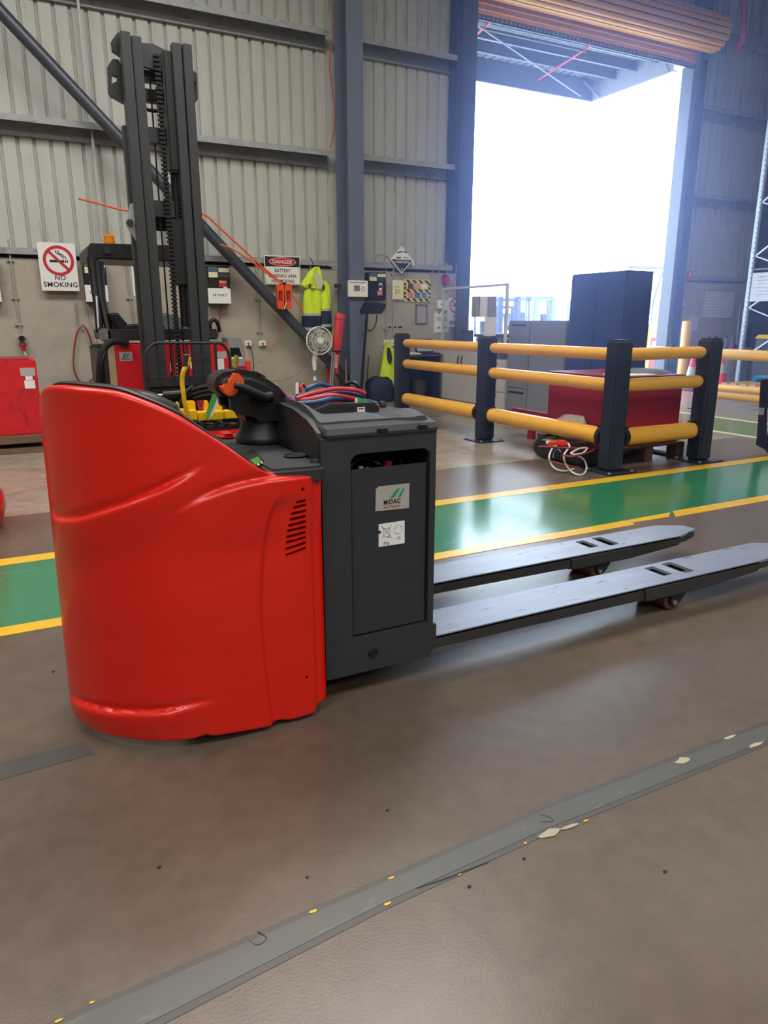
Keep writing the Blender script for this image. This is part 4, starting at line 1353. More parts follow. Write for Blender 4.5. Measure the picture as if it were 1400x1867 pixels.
# grey console on a red base beside the reach truck
kc = thing('charger_console', 'grey sloping console with dark display on a red base beside the reach truck', 'console', (2.55, 8.7, 0))
YK = 8.6
m = MB()
m.prism([at_y(*p, YK) for p in ((417, 668), (414, 616), (440, 616), (453, 668))], 'Y', YK, YK + 0.25, 0.006)
kb = m.build('console_body', mat('console_grey', '#8d8d8a', 0.5), kc)
for (us, mm, th) in ((((419, 634), (436, 634), (441, 650), (421, 650)), SCREEN, 0.004), (((422, 651), (441, 651), (442, 655), (422, 655)), PAPER, 0.004), (((441, 617), (445, 617), (456, 672), (452, 672)), TAN, 0.005)):
    poly_plate([at_y(*p, YK) for p in us], YK, th).build('console_face', mm, kb, smooth=False)
a = wr4(418, 668, 456, 700, YK)
MB().box(a[0], a[1], YK - 0.03, YK + 0.4, 0.0, a[3], 0.01).build('console_base', MAROON, kc)
MB().box(a[1] - 0.05, a[1] + 0.01, YK - 0.035, YK + 0.02, 0.1, a[3] + 0.06, 0.006).build('base_post', CONEO, kc)

# ------------------------------------------------------------------ things on the back wall
HB = 'Y'


def sign_text(s, u, v, y, wpx, hpx, mt, parent, nm='lettering', bold=0.0):
    c = at_y(u, v, y)
    l, r = at_y(u - wpx / 2, v, y), at_y(u + wpx / 2, v, y)
    t, b = at_y(u, v - hpx / 2, y), at_y(u, v + hpx / 2, y)
    return text(s, nm, c[0], c[1], y, r[0] - l[0], t[1] - b[1], mt, parent, bold=bold)


YW = 10.40
# NO SMOKING
sg = thing('no_smoking_sign', 'white no smoking sign with red ring hanging left of the chargers', 'sign', (0.73, YW, 1.62))
x0, x1, z0, z1 = 0.503, 0.945, 1.628, 2.212
MB().box(x0, x1, YW - 0.006, YW + 0.03, z0, z1, 0.002).build('sign_plate', WHITE, sg, smooth=False)
cx, cz = (x0 + x1) / 2 + 0.01, z1 - 0.215
annulus(cx, cz, 0.145, 0.182, YW - 0.006, 0.002, 48).build('prohibition_ring', SIGNR, sg, smooth=False)
stroke([(cx - 0.108, cz + 0.108), (cx + 0.108, cz - 0.108)], 0.034, SIGNR, sg, YW - 0.0078, 'prohibition_bar')
MB().box(cx - 0.105, cx + 0.066, YW - 0.0075, YW - 0.006, cz - 0.022, cz + 0.008).build('cigarette', INK, sg, smooth=False)
for k in range(2):
    MB().box(cx + 0.074 + 0.022 * k, cx + 0.088 + 0.022 * k, YW - 0.0075, YW - 0.006, cz - 0.022, cz + 0.008).build('cigarette_tip', INK, sg, smooth=False)
for dx in (0, 0.03):
    stroke([(cx + dx - 0.02, cz + 0.125), (cx + dx - 0.03, cz + 0.105), (cx + dx - 0.01, cz + 0.085), (cx + dx + 0.018, cz + 0.075), (cx + dx + 0.028, cz + 0.06), (cx + dx + 0.05, cz + 0.05), (cx + dx + 0.062, cz + 0.02)], 0.011, INK, sg, YW - 0.006, 'smoke')
text('NO', 'lettering', (x0 + x1) / 2 + 0.01, 1.790, YW - 0.006, 0.125, 0.062, INK, sg, bold=0.018)
text('SMOKING', 'lettering', (x0 + x1) / 2 + 0.005, 1.706, YW - 0.006, 0.40, 0.062, INK, sg, bold=0.018)
for sx in (x0 + 0.015, x1 - 0.015):
    MB().cyl((sx, YW - 0.009, z1 - 0.012), (sx, YW - 0.006, z1 - 0.012), 0.005, n=8).build('screw', INKG, sg)


# wall chargers
def charger(u0, u1, v0, v1, label, volt=True, red=True):
    yf = 10.33
    x0, x1, z0, z1 = wr4(u0, v0, u1, v1, yf)
    t = thing('wall_charger', label, 'charger', ((x0 + x1) / 2, WY - 0.08, z0), 'wall-mounted battery chargers')
    body = MB().box(x0, x1, yf, WY, z0, z1, 0.012).build('charger_case', BLACK, t)
    W, H = x1 - x0, z1 - z0
    f = yf

    def lab(a0, a1, b0, b1, mm, nm='label'):
        MB().box(x0 + a0 * W, x0 + a1 * W, f - 0.0015, f, z0 + b0 * H, z0 + b1 * H).build(nm, mm, body, smooth=False)
    lab(0.03, 0.45, 0.86, 0.97, mat('label_blue', '#4a6a80', 0.5))
    lab(0.5, 0.97, 0.84, 0.95, CREAM)
    lab(0.05, 0.45, 0.70, 0.84, CREAM)
    lab(0.48, 0.97, 0.70, 0.82, mat('label_dark', '#2c3a3c', 0.5))
    text('BATTERY', 'label_lettering', x0 + 0.72 * W, z0 + 0.76 * H, f - 0.0015, 0.42 * W, 0.022 * H, INKG, body)
    if red:
        lab(0.50, 0.82, 0.56, 0.62, mat('label_orange', '#e08a2a', 0.5))
        lab(0.50, 0.82, 0.46, 0.56, SIGNR)
        lab(0.68, 0.84, 0.42, 0.47, PAPER)
    if volt:
        lab(-0.02, 0.99, 0.02, 0.42, PAPER, 'paper_label')
        text('24 VOLT', 'label_lettering', x0 + 0.5 * W, z0 + 0.245 * H, f - 0.0015, 0.64 * W, 0.062 * H, INK, body, bold=0.02)
    else:
        lab(0.58, 0.76, 0.36, 0.62, PAPER)
        lab(0.60, 0.74, 0.44, 0.56, SIGNR)
        lab(0.48, 0.78, 0.18, 0.34, mat('label_salmon', '#d8665a', 0.5))
        text('24V', 'label_lettering', x0 + 0.63 * W, z0 + 0.26 * H, f - 0.0015, 0.22 * W, 0.09 * H, PAPER, body)
    return t


charger(-52, 4, 467, 552, 'black wall charger cut by the left edge of the frame')
charger(150, 199, 474, 552, 'black 24 volt wall charger seen behind the reach truck guard')
charger(377, 422, 484, 555, 'black 24 volt wall charger between the mast and the brace')
charger(672, 704, 496, 548, 'black wall charger with red stickers right of the steel column', volt=False, red=False)

# green-headed notice half behind the mast
x0, x1, z0, z1 = wr4(238, 474, 292, 540, WY)
nt_ = tag(MB().box(x0, x1, WY - 0.005, WY, z0, z1).build('notice', PAPER, None, smooth=False), 'white notice with green heading half hidden behind the mast', 'notice')
hb = MB().box(x0 + 0.02, x1 - 0.02, WY - 0.0065, WY - 0.005, z1 - 0.09, z1 - 0.02).build('notice_heading', GREEN, nt_, smooth=False)
sign_text('TA', 250, 480, WY - 0.0065, 15, 8, PAPER, nt_, 'lettering', 0.03)
for k in range(5):
    a = wr4(246, 494 + 8 * k, 280, 496 + 8 * k, WY)
    MB().box(a[0], a[1] - 0.03 * (k % 2), WY - 0.006, WY - 0.005, a[2], a[3]).build('notice_line', INKG, nt_, smooth=False)

# DANGER sign
dg_ = thing('danger_sign', 'white and black danger battery charging area sign above the orange reel', 'sign', (3.5, YW, 1.7))
x0, x1, z0, z1 = wr4(481, 465, 548, 520, YW)
MB().box(x0, x1, YW - 0.005, YW + 0.02, z0, z1, 0.002).build('sign_plate', WHITE, dg_, smooth=False)
MB().box(x0 + 0.014, x1 - 0.014, YW - 0.0062, YW - 0.005, z1 - 0.152, z1 - 0.014).build('black_band', INK, dg_, smooth=False)
for q in ((x0 + 0.010, x0 + 0.014, z0 + 0.01, z1 - 0.01), (x1 - 0.014, x1 - 0.010, z0 + 0.01, z1 - 0.01), (x0 + 0.01, x1 - 0.01, z0 + 0.01, z0 + 0.014)):
    MB().box(q[0], q[1], YW - 0.006, YW - 0.005, q[2], q[3]).build('sign_border', INK, dg_, smooth=False)
el = lambda a, b_: [((x0 + x1) / 2 + a * math.cos(2 * PI * i / 36), z1 - 0.083 + b_ * math.sin(2 * PI * i / 36)) for i in range(36)]
poly_plate(el(0.205, 0.060), YW - 0.0062, 0.001).build('white_oval', WHITE, dg_, smooth=False)
poly_plate(el(0.198, 0.054), YW - 0.0072, 0.001).build('red_oval', SIGNR, dg_, smooth=False)
text('DANGER', 'lettering', (x0 + x1) / 2, z1 - 0.083, YW - 0.0082, 0.30, 0.052, WHITE, dg_, bold=0.015)
for s, zz, wd in (('BATTERY', 0.195, 0.24), ('CHARGING AREA', 0.268, 0.43), ('NO SMOKING', 0.341, 0.35)):
    text(s, 'lettering', (x0 + x1) / 2, z1 - zz - 0.01, YW - 0.005, wd, 0.048, INK, dg_, bold=0.02)


# conduits
CONDM = mat('conduit_grey', '#a19d94', 0.5, var=0.06)


def conduit(pts, label, r=0.012, clips=(), y=WY - 0.02):
    t = thing('conduit', label, 'conduit', (*[at_y(*pts[0], y)[0]], y, at_y(*pts[-1], y)[1]), 'conduits on the back wall')
    MB().tube([T(u, v, y) for u, v in pts], r, 8).build('pipe', CONDM, t)
    for c in clips:
        p = T(*c, y)
        MB().box(p[0] - 0.04, p[0] + 0.04, y - 0.014, WY, p[2] - 0.012, p[2] + 0.012, 0.003).build('saddle', CONDM, t)
    return t


conduit(((15, 436), (20, 480), (38, 610)), 'grey conduit running down to the red plug at the far left', clips=((19, 475), (28, 544), (34, 592)))
conduit(((229, 478), (234, 520), (244, 592)), 'thin grey conduit left of the green-headed notice', 0.010, ((230, 480), (236, 544)))
conduit(((466, 468), (470, 540), (474, 620)), 'grey conduit ending at the white sockets under the brace', 0.013, ((468, 480), (470, 546), (473, 605)))
conduit(((564, 464), (567, 497)), 'short grey conduit above the hanging jacket', 0.012)
conduit(((704, 482), (704, 620)), 'left conduit of the pair above the vest sockets', 0.010, ((704, 520), (704, 600)))
conduit(((681, 470), (690, 464), (700, 464), (712, 474), (717, 490), (717, 618)), 'bent grey conduit passing the yellow 21 card', 0.014, ((717, 500),))
conduit(((788, 476), (788, 522)), 'leftmost short conduit near the doorway column', 0.011, ((787, 498),))
conduit(((800, 476), (800, 552)), 'conduit just left of the red wall bell', 0.011, ((800, 500),))
conduit(((814, 478), (814, 498)), 'short conduit dropping onto the red wall bell', 0.011)
conduit(((832, 480), (832, 610)), 'conduit nearest the doorway column', 0.011, ((832, 505),))


def socket(u, v, wpx, hpx, label, y=WY):
    x0, x1, z0, z1 = wr4(u - wpx / 2, v - hpx / 2, u + wpx / 2, v + hpx / 2, y)
    t = thing('wall_socket', label, 'socket', ((x0 + x1) / 2, y, z0), 'sockets on the back wall')
    MB().box(x0, x1, y - 0.05, y, z0, z1, 0.008).build('socket_box', WHITE, t)
    MB().box((x0 + x1) / 2 - 0.02, (x0 + x1) / 2 + 0.02, y - 0.054, y - 0.05, (z0 + z1) / 2 - 0.012, (z0 + z1) / 2 + 0.012, 0.003).build('socket_face', INKG, t)
    return t


socket(451, 626, 13, 10, 'left white socket box with the fan cord plugged in')
socket(477, 626, 13, 10, 'right white socket box below the brace')
socket(703, 625, 11, 11, 'left white socket box above the hi-vis vest')
socket(716, 625, 11, 11, 'right white socket box above the hi-vis vest')
socket(802, 555, 12, 16, 'grey isolator box behind the clear screen, left one')
socket(816, 557, 15, 20, 'grey isolator box behind the clear screen, right one')
so = thing('plug_socket', 'grey industrial outlet with red plug above the battery at far left', 'socket', (0.3, WY, 1.0))
x0, x1, z0, z1 = wr4(32, 610, 47, 624, WY)
MB().box(x0, x1, WY - 0.07, WY, z0, z1, 0.01).build('outlet_box', mat('outlet_grey', '#b3afa8', 0.5), so)
MB().cyl(((x0 + x1) / 2, WY - 0.085, (z0 + z1) / 2), ((x0 + x1) / 2, WY - 0.07, (z0 + z1) / 2), 0.038, n=20).build('outlet_cap', BLACK, so)
p = at_y(42, 631, WY - 0.07)
MB().lathe([(0.045, 0.03), (0.048, 0.02), (0.03, -0.01), (0.028, -0.05), (0.012, -0.06)], (p[0], WY - 0.07, p[1]), 18).build('red_plug', SIGNR, so)
MB().tube([(p[0], WY - 0.07, p[1] - 0.05), (p[0] + 0.02, WY - 0.06, p[1] - 0.12)], 0.010, 8).build('plug_tail', WHITE, so)

# hanging cable loop
tag(MB().tube([T(148, 595, WY - 0.04), T(141, 605, WY - 0.05), T(136, 630, WY - 0.05), T(134, 665, WY - 0.05), T(141, 690, WY - 0.05), T(155, 698, WY - 0.05), T(170, 690, WY - 0.06), T(179, 672, WY - 0.07), T(172, 645, WY - 0.05), T(160, 605, WY - 0.05), T(150, 592, WY - 0.04)], 0.011, 8, 8).build('cable_loop', DKRED), 'red-brown cable hanging in a long loop on a wall hook', 'cable')
hk = tag(MB().box(*wr4(137, 550, 140, 590, WY)[:2], WY - 0.05, WY, *wr4(137, 550, 140, 590, WY)[2:], 0.003).build('wall_hook', GIRT), 'grey steel wall hook holding the red-brown cable loop', 'hook')
for lab_, pts, r, mm in (('thin dark lead hanging under the left 24 volt charger', [(154, 552), (162, 580), (176, 620), (186, 660)], 0.005, INKG), ('red lead hanging under the right 24 volt charger', [(403, 557), (401, 580), (398, 612)], 0.008, SIGNR), ('thin grey lead hanging under the right 24 volt charger', [(381, 557), (390, 580), (402, 604), (416, 622)], 0.004, INKG), ('black fan cord hanging from the left white socket', [(453, 628), (459, 640), (462, 660), (462, 690)], 0.006, INK), ('orange lead from the reel to the right white socket', [(511, 590), (511, 605), (504, 620), (490, 631), (478, 628)], 0.006, ORANGEC)):
    tag(MB().tube([T(u, v, WY - 0.06) for u, v in pts], r, 6, 6).build('wall_lead', mm), lab_, 'cable')
MB_ = tag(MB().tube([T(486, 694, WY - 0.1), T(510, 694, WY - 0.12), T(535, 686, WY - 0.1), T(553, 672, WY - 0.1), T(566, 650, WY - 0.12), T(565, 640, 9.9)], 0.005, 6, 6).build('fan_cord', INKG), 'thin dark cord trailing from the pedestal fan along the wall', 'cable')

# orange air line and its reel
rl = thing('hose_reel', 'small orange plastic reel hanging under the danger sign', 'reel', (3.5, 10.09, 1.3))
YR = 10.06
for u0, u1 in ((505, 518), (519, 532)):
    m = holed([at_y(*p, YR) for p in ((u0, 521), (u0 + 2, 518), (u1 - 1, 518), (u1, 521), (u1, 560), (u1 - 2, 564), (u0 + 3, 563), (u0 + 1, 558))], [[at_y(*p, YR) for p in ((u0 + 3, 530), (u1 - 3, 530), (u1 - 3, 549), (u0 + 3, 549))]], 'Y', YR, YR + 0.06)
    m.build('reel_frame', ORANGE, rl, smooth=False)
    a = wr4(u0 + 3, 531, u1 - 3, 548, YR + 0.03)
    MB().cyl(((a[0] + a[1]) / 2, YR + 0.035, a[2]), ((a[0] + a[1]) / 2, YR + 0.035, a[3]), (a[1] - a[0]) / 2 - 0.002, n=14).build('wound_cord', MAROON, rl)
p = T(519, 519, YR)
MB().lathe([(0.03, 0), (0.03, 0.03), (0.012, 0.03)], (p[0], YR + 0.03, p[2]), 14).build('reel_handle', BLACK, rl)
MB().tube([T(518, 564, YR), T(522, 552, YR - 0.02)], 0.008, 8).build('reel_tag', PAPER, rl)
tag(MB().tube([T(143, 362, 10.09), T(180, 371, 10.09), T(232, 384, 10.09), T(300, 386, 10.09), T(365, 388, 10.09), T(400, 415, 10.09), T(440, 452, 10.09), T(480, 488, 10.09), T(516, 518, 10.09)], 0.013, 8, 5).build('air_line', ORANGEC), 'long orange line strung across the back wall to the reel', 'cable')
tag(MB().tube([T(402, 446, 10.05), T(425, 455, 10.05), T(460, 478, 10.05), T(500, 508, 10.05), T(514, 517, 10.05)], 0.012, 8, 5).build('air_line', ORANGEC), 'second orange line running below the first to the reel', 'cable')
tag(MB().tube([T(532, 538, 10.05), T(540, 548, 10.05), T(552, 566, 10.05)], 0.012, 8, 4).build('air_line', ORANGEC), 'short orange line from the reel to behind the jacket', 'cable')

# ------------------------------------------------------------------ jacket, fan and gear by the column


def px_rows(rows, y, hd):
    out = []
    for (v, ul, ur) in rows:
        a, b = at_y(ul, v, y), at_y(ur, v, y)
        out.append(((a[1] + b[1]) / 2, a[0], b[0], y, hd))
    return out[::-1]


YJ = 10.32
jk = thing('hivis_jacket', 'yellow and navy hi-vis jacket hanging on the wall beside the danger sign', 'jacket', (3.95, YJ, 1.2))
MB().loft(px_rows([(524, 559, 587), (532, 555, 587), (545, 553, 587), (560, 552, 586), (571, 552, 585)], YJ, 0.07), 32, 0.014, 6).build('jacket_body', HIVIS, jk, angle=60)
MB().loft(px_rows([(487, 573, 580), (492, 567, 584), (499, 561, 587), (507, 556, 588), (515, 550, 588), (521, 549, 586), (526, 556, 585)], YJ - 0.02, 0.065), 32, 0.022, 5, 1.0).build('jacket_hood', HIVIS, jk, angle=60)
MB().loft(px_rows([(496, 570, 578), (506, 572, 588), (516, 574, 589), (527, 579, 586)], YJ - 0.088, 0.014), 20, 0.006, 4).build('jacket_collar', mat('jacket_lining', '#c9c4a0', 0.7), jk, angle=60)
MB().loft(px_rows([(512, 584, 594), (522, 586, 600), (535, 587, 601), (550, 587, 602), (563, 586, 602)], YJ - 0.03, 0.055), 28, 0.010, 5, 2.0).build('jacket_sleeve', HIVIS, jk, angle=60)
MB().loft(px_rows([(571, 552, 585), (576, 551, 585)], YJ, 0.073), 32, 0.012, 6).build('reflective_band', REFL, jk, angle=60)
MB().loft(px_rows([(576, 551, 585), (588, 551, 585), (604, 551, 584)], YJ, 0.068), 32, 0.012, 6).build('navy_hem', NAVYC, jk, angle=60)
MB().loft(px_rows([(563, 586, 602), (567, 586, 602)], YJ - 0.03, 0.056), 24, 0.008, 5, 2).build('reflective_band', REFL, jk, angle=60)
MB().loft(px_rows([(567, 586, 603), (591, 585, 604)], YJ - 0.03, 0.055), 24, 0.008, 5, 2).build('navy_sleeve', NAVYC, jk, angle=60)
MB().loft(px_rows([(591, 585, 604), (596, 585, 604)], YJ - 0.03, 0.057), 24, 0.008, 5, 2).build('reflective_band', REFL, jk, angle=60)
MB().loft(px_rows([(596, 585, 604), (604, 585, 603)], YJ - 0.03, 0.053), 24, 0.008, 5, 2).build('navy_sleeve', NAVYC, jk, angle=60)
MB().loft(px_rows([(597, 551, 585), (602, 551, 584)], YJ, 0.071), 24, 0.012, 6).build('reflective_band', REFL, jk, angle=60)
p = T(566, 520, YJ - 0.09)
MB().sphere(p, 0.035, 1, 0.4, 0.9).build('navy_patch', NAVYC, jk)
p = T(590, 524, YJ - 0.09)
MB().sphere(p, 0.025, 0.8, 0.4, 1.5).build('navy_patch', NAVYC, jk)
MB().tube([T(566, 470, YJ + 0.05), T(570, 480, YJ), T(572, 490, YJ)], 0.006, 6, 5).build('hanging_loop', NAVYC, jk)
g2 = tag(MB().loft(px_rows([(596, 606, 609), (610, 603, 609), (628, 602, 607), (633, 601, 605)], 10.3, 0.03), 16, 0.004).build('green_cloth', mat('green_cloth', '#8ca83a', 0.8)), 'narrow green cloth hanging behind the fan next to the red bag', 'cloth')

YF = 9.8
fn = thing('pedestal_fan', 'white pedestal fan with wire guard standing in front of the brace', 'fan', (4.02, YF, 0))
fc = T(582, 621, YF)
RF = 0.195
for dy in (-0.05, 0.05):
    for rr in ((RF, 0.007), (0.14, 0.0028), (0.09, 0.0028), (0.05, 0.0028)):
        d = dy * (1 if rr[0] > 0.17 else 1.15)
        MB().tube([(fc[0] + rr[0] * math.cos(2 * PI * k / 36), YF + d * (0.25 if rr[0] > 0.17 else 1), fc[2] + rr[0] * math.sin(2 * PI * k / 36)) for k in range(36)], rr[1], 6, 0, True).build('guard_ring', WHITE, fn)
    m = MB()
    for k in range(28):
        an = 2 * PI * k / 28
        m.tube([(fc[0] + 0.03 * math.cos(an), YF + dy * 1.2, fc[2] + 0.03 * math.sin(an)), (fc[0] + 0.14 * math.cos(an), YF + dy * 1.1, fc[2] + 0.14 * math.sin(an)), (fc[0] + RF * math.cos(an), YF + dy * 0.25, fc[2] + RF * math.sin(an))], 0.0015, 4)
    m.build('guard_wires', WHITE, fn)
for k in range(5):
    a0 = 2 * PI * k / 5 + 0.3
    m = MB()

    def bl(u, v, a0=a0):
        r = 0.035 + 0.125 * u
        an = a0 + (v - 0.5) * (0.55 + 0.55 * u)
        return (fc[0] + r * math.cos(an), YF + 0.035 * (v - 0.5), fc[2] + r * math.sin(an))
    m.grid(bl, 6, 5)
    r = bmesh.ops.solidify(m.bm, geom=list(m.bm.faces), thickness=0.003)
    m.build('fan_blade', mat('fan_blade', '#c9c8c0', 0.4, trans=0.2), fn)
MB().lathe([(0.045, 0.02), (0.045, -0.01), (0.03, -0.025), (0.005, -0.028)], (fc[0], YF, fc[2]), 20, 'Y').build('fan_hub', WHITE, fn)
MB().lathe([(0.038, -0.062), (0.038, -0.058), (0.004, -0.056)], (fc[0], YF, fc[2]), 20, 'Y').build('guard_badge', WHITE, fn)
MB().lathe([(0.05, 0.06), (0.055, 0.12), (0.05, 0.2), (0.02, 0.22)], (fc[0], YF, fc[2]), 18, 'Y').build('motor_housing', WHITE, fn)
b1, b2 = T(573, 660, YF + 0.1), T(571, 690, YF + 0.1)
xp = b1[0]
MB().tube([(fc[0], YF + 0.1, fc[2] - 0.04), (xp, YF + 0.1, b1[2] + 0.02), (xp, YF + 0.1, b1[2] - 0.12)], [0.03, 0.036, 0.026], 12).build('fan_neck', WHITE, fn)
MB().cyl((xp, YF + 0.1, 0.03), (xp, YF + 0.1, b1[2] - 0.1), 0.013, n=12).build('fan_pole', STEEL, fn)
MB().cyl((xp, YF + 0.1, b2[2] - 0.03), (xp, YF + 0.1, b2[2] + 0.03), 0.026, 0.02, 14).build('height_collar', WHITE, fn)
MB().lathe([(0.20, 0), (0.20, 0.012), (0.06, 0.035), (0.02, 0.05)], (xp, YF + 0.1, 0), 24).build('fan_base', WHITE, fn)

YR2 = 9.96
rb = thing('red_bag', 'tall red vinyl bag with white lettering leaning on the steel column', 'bag', (4.45, YR2, 0))
m = MB()


def leanrow(v, ul, ur, hd):
    a, b = at_y(ul, v, YR2), at_y(ur, v, YR2)
    return ((a[1] + b[1]) / 2, a[0], b[0], YR2, hd)


m.loft([leanrow(*r) for r in ((640, 607, 621, 0.035), (625, 607, 623, 0.045), (600, 609, 625, 0.05), (580, 612, 627, 0.05), (574, 612, 628, 0.04))], 24, 0.004)
m.build('bag_body', REDCL, rb, angle=60)
m = MB()
m.loft([leanrow(*r) for r in ((582, 611, 627, 0.056), (578, 611, 629, 0.058), (573, 612, 625, 0.045), (570, 613, 619, 0.02))], 24, 0.003)
m.build('bag_flap', REDCL, rb, angle=60)
m = MB()
m.loft([leanrow(*r) for r in ((682, 611, 616, 0.02), (672, 608, 617, 0.03), (655, 607, 619, 0.035), (640, 607, 621, 0.036))], 24, 0.003)
lb_ = m.build('bag_tail', REDCL, rb, angle=60)
MB().tube([T(605, 640, YR2 - 0.05), T(613, 641, YR2 - 0.06), T(622, 640, YR2 - 0.05)], 0.012, 8).build('bag_strap', BLACK, rb)
c = at_y(612.5, 658, YR2 - 0.04)
tx = text('BRAXX', 'bag_lettering', 0, 0, 0, 0.19, 0.055, WHITE, lb_, bold=0.02)
for v in tx.data.vertices:
    x, z = v.co.x, v.co.z
    v.co = (c[0] - z + x * 0.13, YR2 - 0.041 + (v.co.y), c[1] + x)
tag(MB().prism([at_y(*p, 10.35) for p in ((592, 645), (604, 655), (610, 700), (600, 722), (597, 690))], 'Y', 10.32, 10.37, 0.01).build('red_cover', REDCL), 'red folded cover behind the aluminium poles at the column foot', 'cover')
for u, lab_ in ((604, 'left aluminium pole leaning beside the red bag'), (608, 'right aluminium pole leaning beside the red bag')):
    a, b_ = at_y(u + 2.0, 642, 9.90), at_y(u - 3, 705, 9.90)
    k = (0 - a[1]) / (b_[1] - a[1])
    tag(MB().tube([(a[0], 9.90, a[1]), (a[0] + (b_[0] - a[0]) * k, 9.88, 0.0)], 0.013, 10).build('pole', STEEL), lab_, 'pole', 'poles by the column')
a = at_y(631, 655, 9.97)
tag(MB().tube([(a[0], 9.98, a[1]), (a[0] - 0.02, 9.93, 0)], 0.012, 8).build('broom_handle', mat('handle_brown', '#8a6658', 0.6)), 'thin brown handle leaning against the column flange', 'pole')

# white control panel on the column
x0, x1, z0, z1 = wr4(635, 511, 670, 542, 9.98)
wp_ = thing('control_panel', 'small white control panel mounted on the steel column', 'panel', ((x0 + x1) / 2, 9.98, z0))
MB().box(x0, x1, 9.96, 10.018, z0, z1, 0.006).build('panel_case', WHITE, wp_)
a = wr4(645, 520, 656, 531, 9.958)
MB().box(a[0], a[1], 9.9575, 9.96, a[2], a[3]).build('panel_screen', INKG, wp_, smooth=False)
a = wr4(637, 514, 667, 516, 9.958)
MB().box(a[0], a[1], 9.958, 9.96, a[2], a[3]).build('panel_stripe', MAROON, wp_, smooth=False)
c = at_y(662, 527, 9.958)
for k in range(6):
    an = PI / 3 * k
    MB().cyl((c[0] + 0.028 * math.cos(an), 9.9565, c[1] + 0.028 * math.sin(an)), (c[0] + 0.028 * math.cos(an), 9.96, c[1] + 0.028 * math.sin(an)), 0.008, n=10).build('panel_button', CHAR, wp_)

# monitor on a black pole
YMn = 9.7
mo = thing('monitor_stand', 'black monitor on a thin black pole in front of the column', 'monitor', (4.75, YMn, 0))
m = MB()
m.prism([at_y(*p, YMn) for p in ((658, 566), (665, 551), (705, 554), (703, 562), (696, 572), (660, 573))], 'Y', YMn, YMn + 0.06, 0.012)
m.build('monitor', mat('monitor_black', '#1b2026', 0.35), mo)
a, b_ = at_y(669, 574, YMn + 0.02), at_y(660, 690, YMn + 0.02)
k = (0.02 - a[1]) / (b_[1] - a[1])
MB().tube([(a[0], YMn + 0.02, a[1] + 0.02), (a[0] + (b_[0] - a[0]) * 0.3, YMn + 0.02, a[1] + (b_[1] - a[1]) * 0.3), (a[0] + (b_[0] - a[0]) * k, YMn + 0.02, 0.02)], [0.022, 0.020, 0.026], 12).build('stand_pole', BLACK, mo)
MB().lathe([(0.18, 0), (0.18, 0.012), (0.03, 0.03)], (a[0] + (b_[0] - a[0]) * k, YMn + 0.02, 0), 22).build('stand_base', BLACK, mo)
MB().tube([T(687, 574, YMn + 0.05), T(685, 590, YMn + 0.05), T(678, 602, YMn + 0.04), T(670, 602, YMn + 0.03)], 0.010, 8, 5).build('monitor_cable', BLACK, mo)
a, b_ = at_y(677, 648, 10.2), at_y(668, 700, 10.2)
k = (0 - a[1]) / (b_[1] - a[1])
tag(MB().tube([(a[0], 10.3, a[1]), (a[0] + (b_[0] - a[0]) * k, 10.1, 0)], 0.008, 8).build('rod', BLACKM), 'thin black rod leaning on the wall left of the hi-vis vest', 'rod')

# cards and boards right of the column
x0, x1, z0, z1 = wr4(713, 511, 733, 546, WY)
cd_ = tag(MB().box(x0, x1, WY - 0.045, WY - 0.04, z0, z1).build('bay_card', CREAM, None, smooth=False), 'cream card numbered 21 on the wall by the bent conduit', 'card')
sign_text('BAY', 724, 523, WY - 0.045, 7, 3, INKG, cd_)
sign_text('21', 723.5, 531, WY - 0.045, 8, 8, INK, cd_)
x0, x1, z0, z1 = wr4(736, 509, 783, 551, WY)
lo = thing('lockout_board', 'black and yellow striped board holding six coloured lockout tags', 'board', ((x0 + x1) / 2, WY, z0))
bd = MB().box(x0, x1, WY - 0.02, WY, z0, z1, 0.002).build('board', mat('board_yellow', '#d6c86a', 0.5), lo, smooth=False)
W, H = x1 - x0, z1 - z0
for rz in (0.90, 0.50, 0.10):
    for k in range(4):
        xx = x0 + 0.06 * W + k * 0.235 * W
        poly_plate([(xx, z0 + (rz + 0.07) * H), (xx + 0.10 * W, z0 + (rz + 0.07) * H), (xx + 0.20 * W, z0 + (rz - 0.07) * H), (xx + 0.10 * W, z0 + (rz - 0.07) * H)], WY - 0.02, 0.001).build('black_stripe', INK, bd, smooth=False)
for sx in (0.0, 0.93):
    for rz in (0.78, 0.62, 0.38, 0.22):
        MB().box(x0 + sx * W, x0 + (sx + 0.07) * W, WY - 0.021, WY - 0.02, z0 + (rz - 0.05) * H, z0 + (rz + 0.05) * H).build('black_stripe', INK, bd, smooth=False)
for i, mm in enumerate((CHAR, mat('tag_orange', '#e09a6a', 0.5), PAPER, mat('tag_pink', '#d9788a', 0.5), mat('tag_blue', '#3f6fae', 0.5), mat('tag_blue2', '#4f8ab8', 0.5))):
    cx, cz = x0 + W * (0.24 + 0.26 * (i % 3)), z0 + H * (0.70 if i < 3 else 0.31)
    MB().box(cx - 0.10 * W, cx + 0.10 * W, WY - 0.026, WY - 0.02, cz - 0.12 * H, cz + 0.11 * H, 0.003).build('lockout_tag', mm, lo, smooth=False)
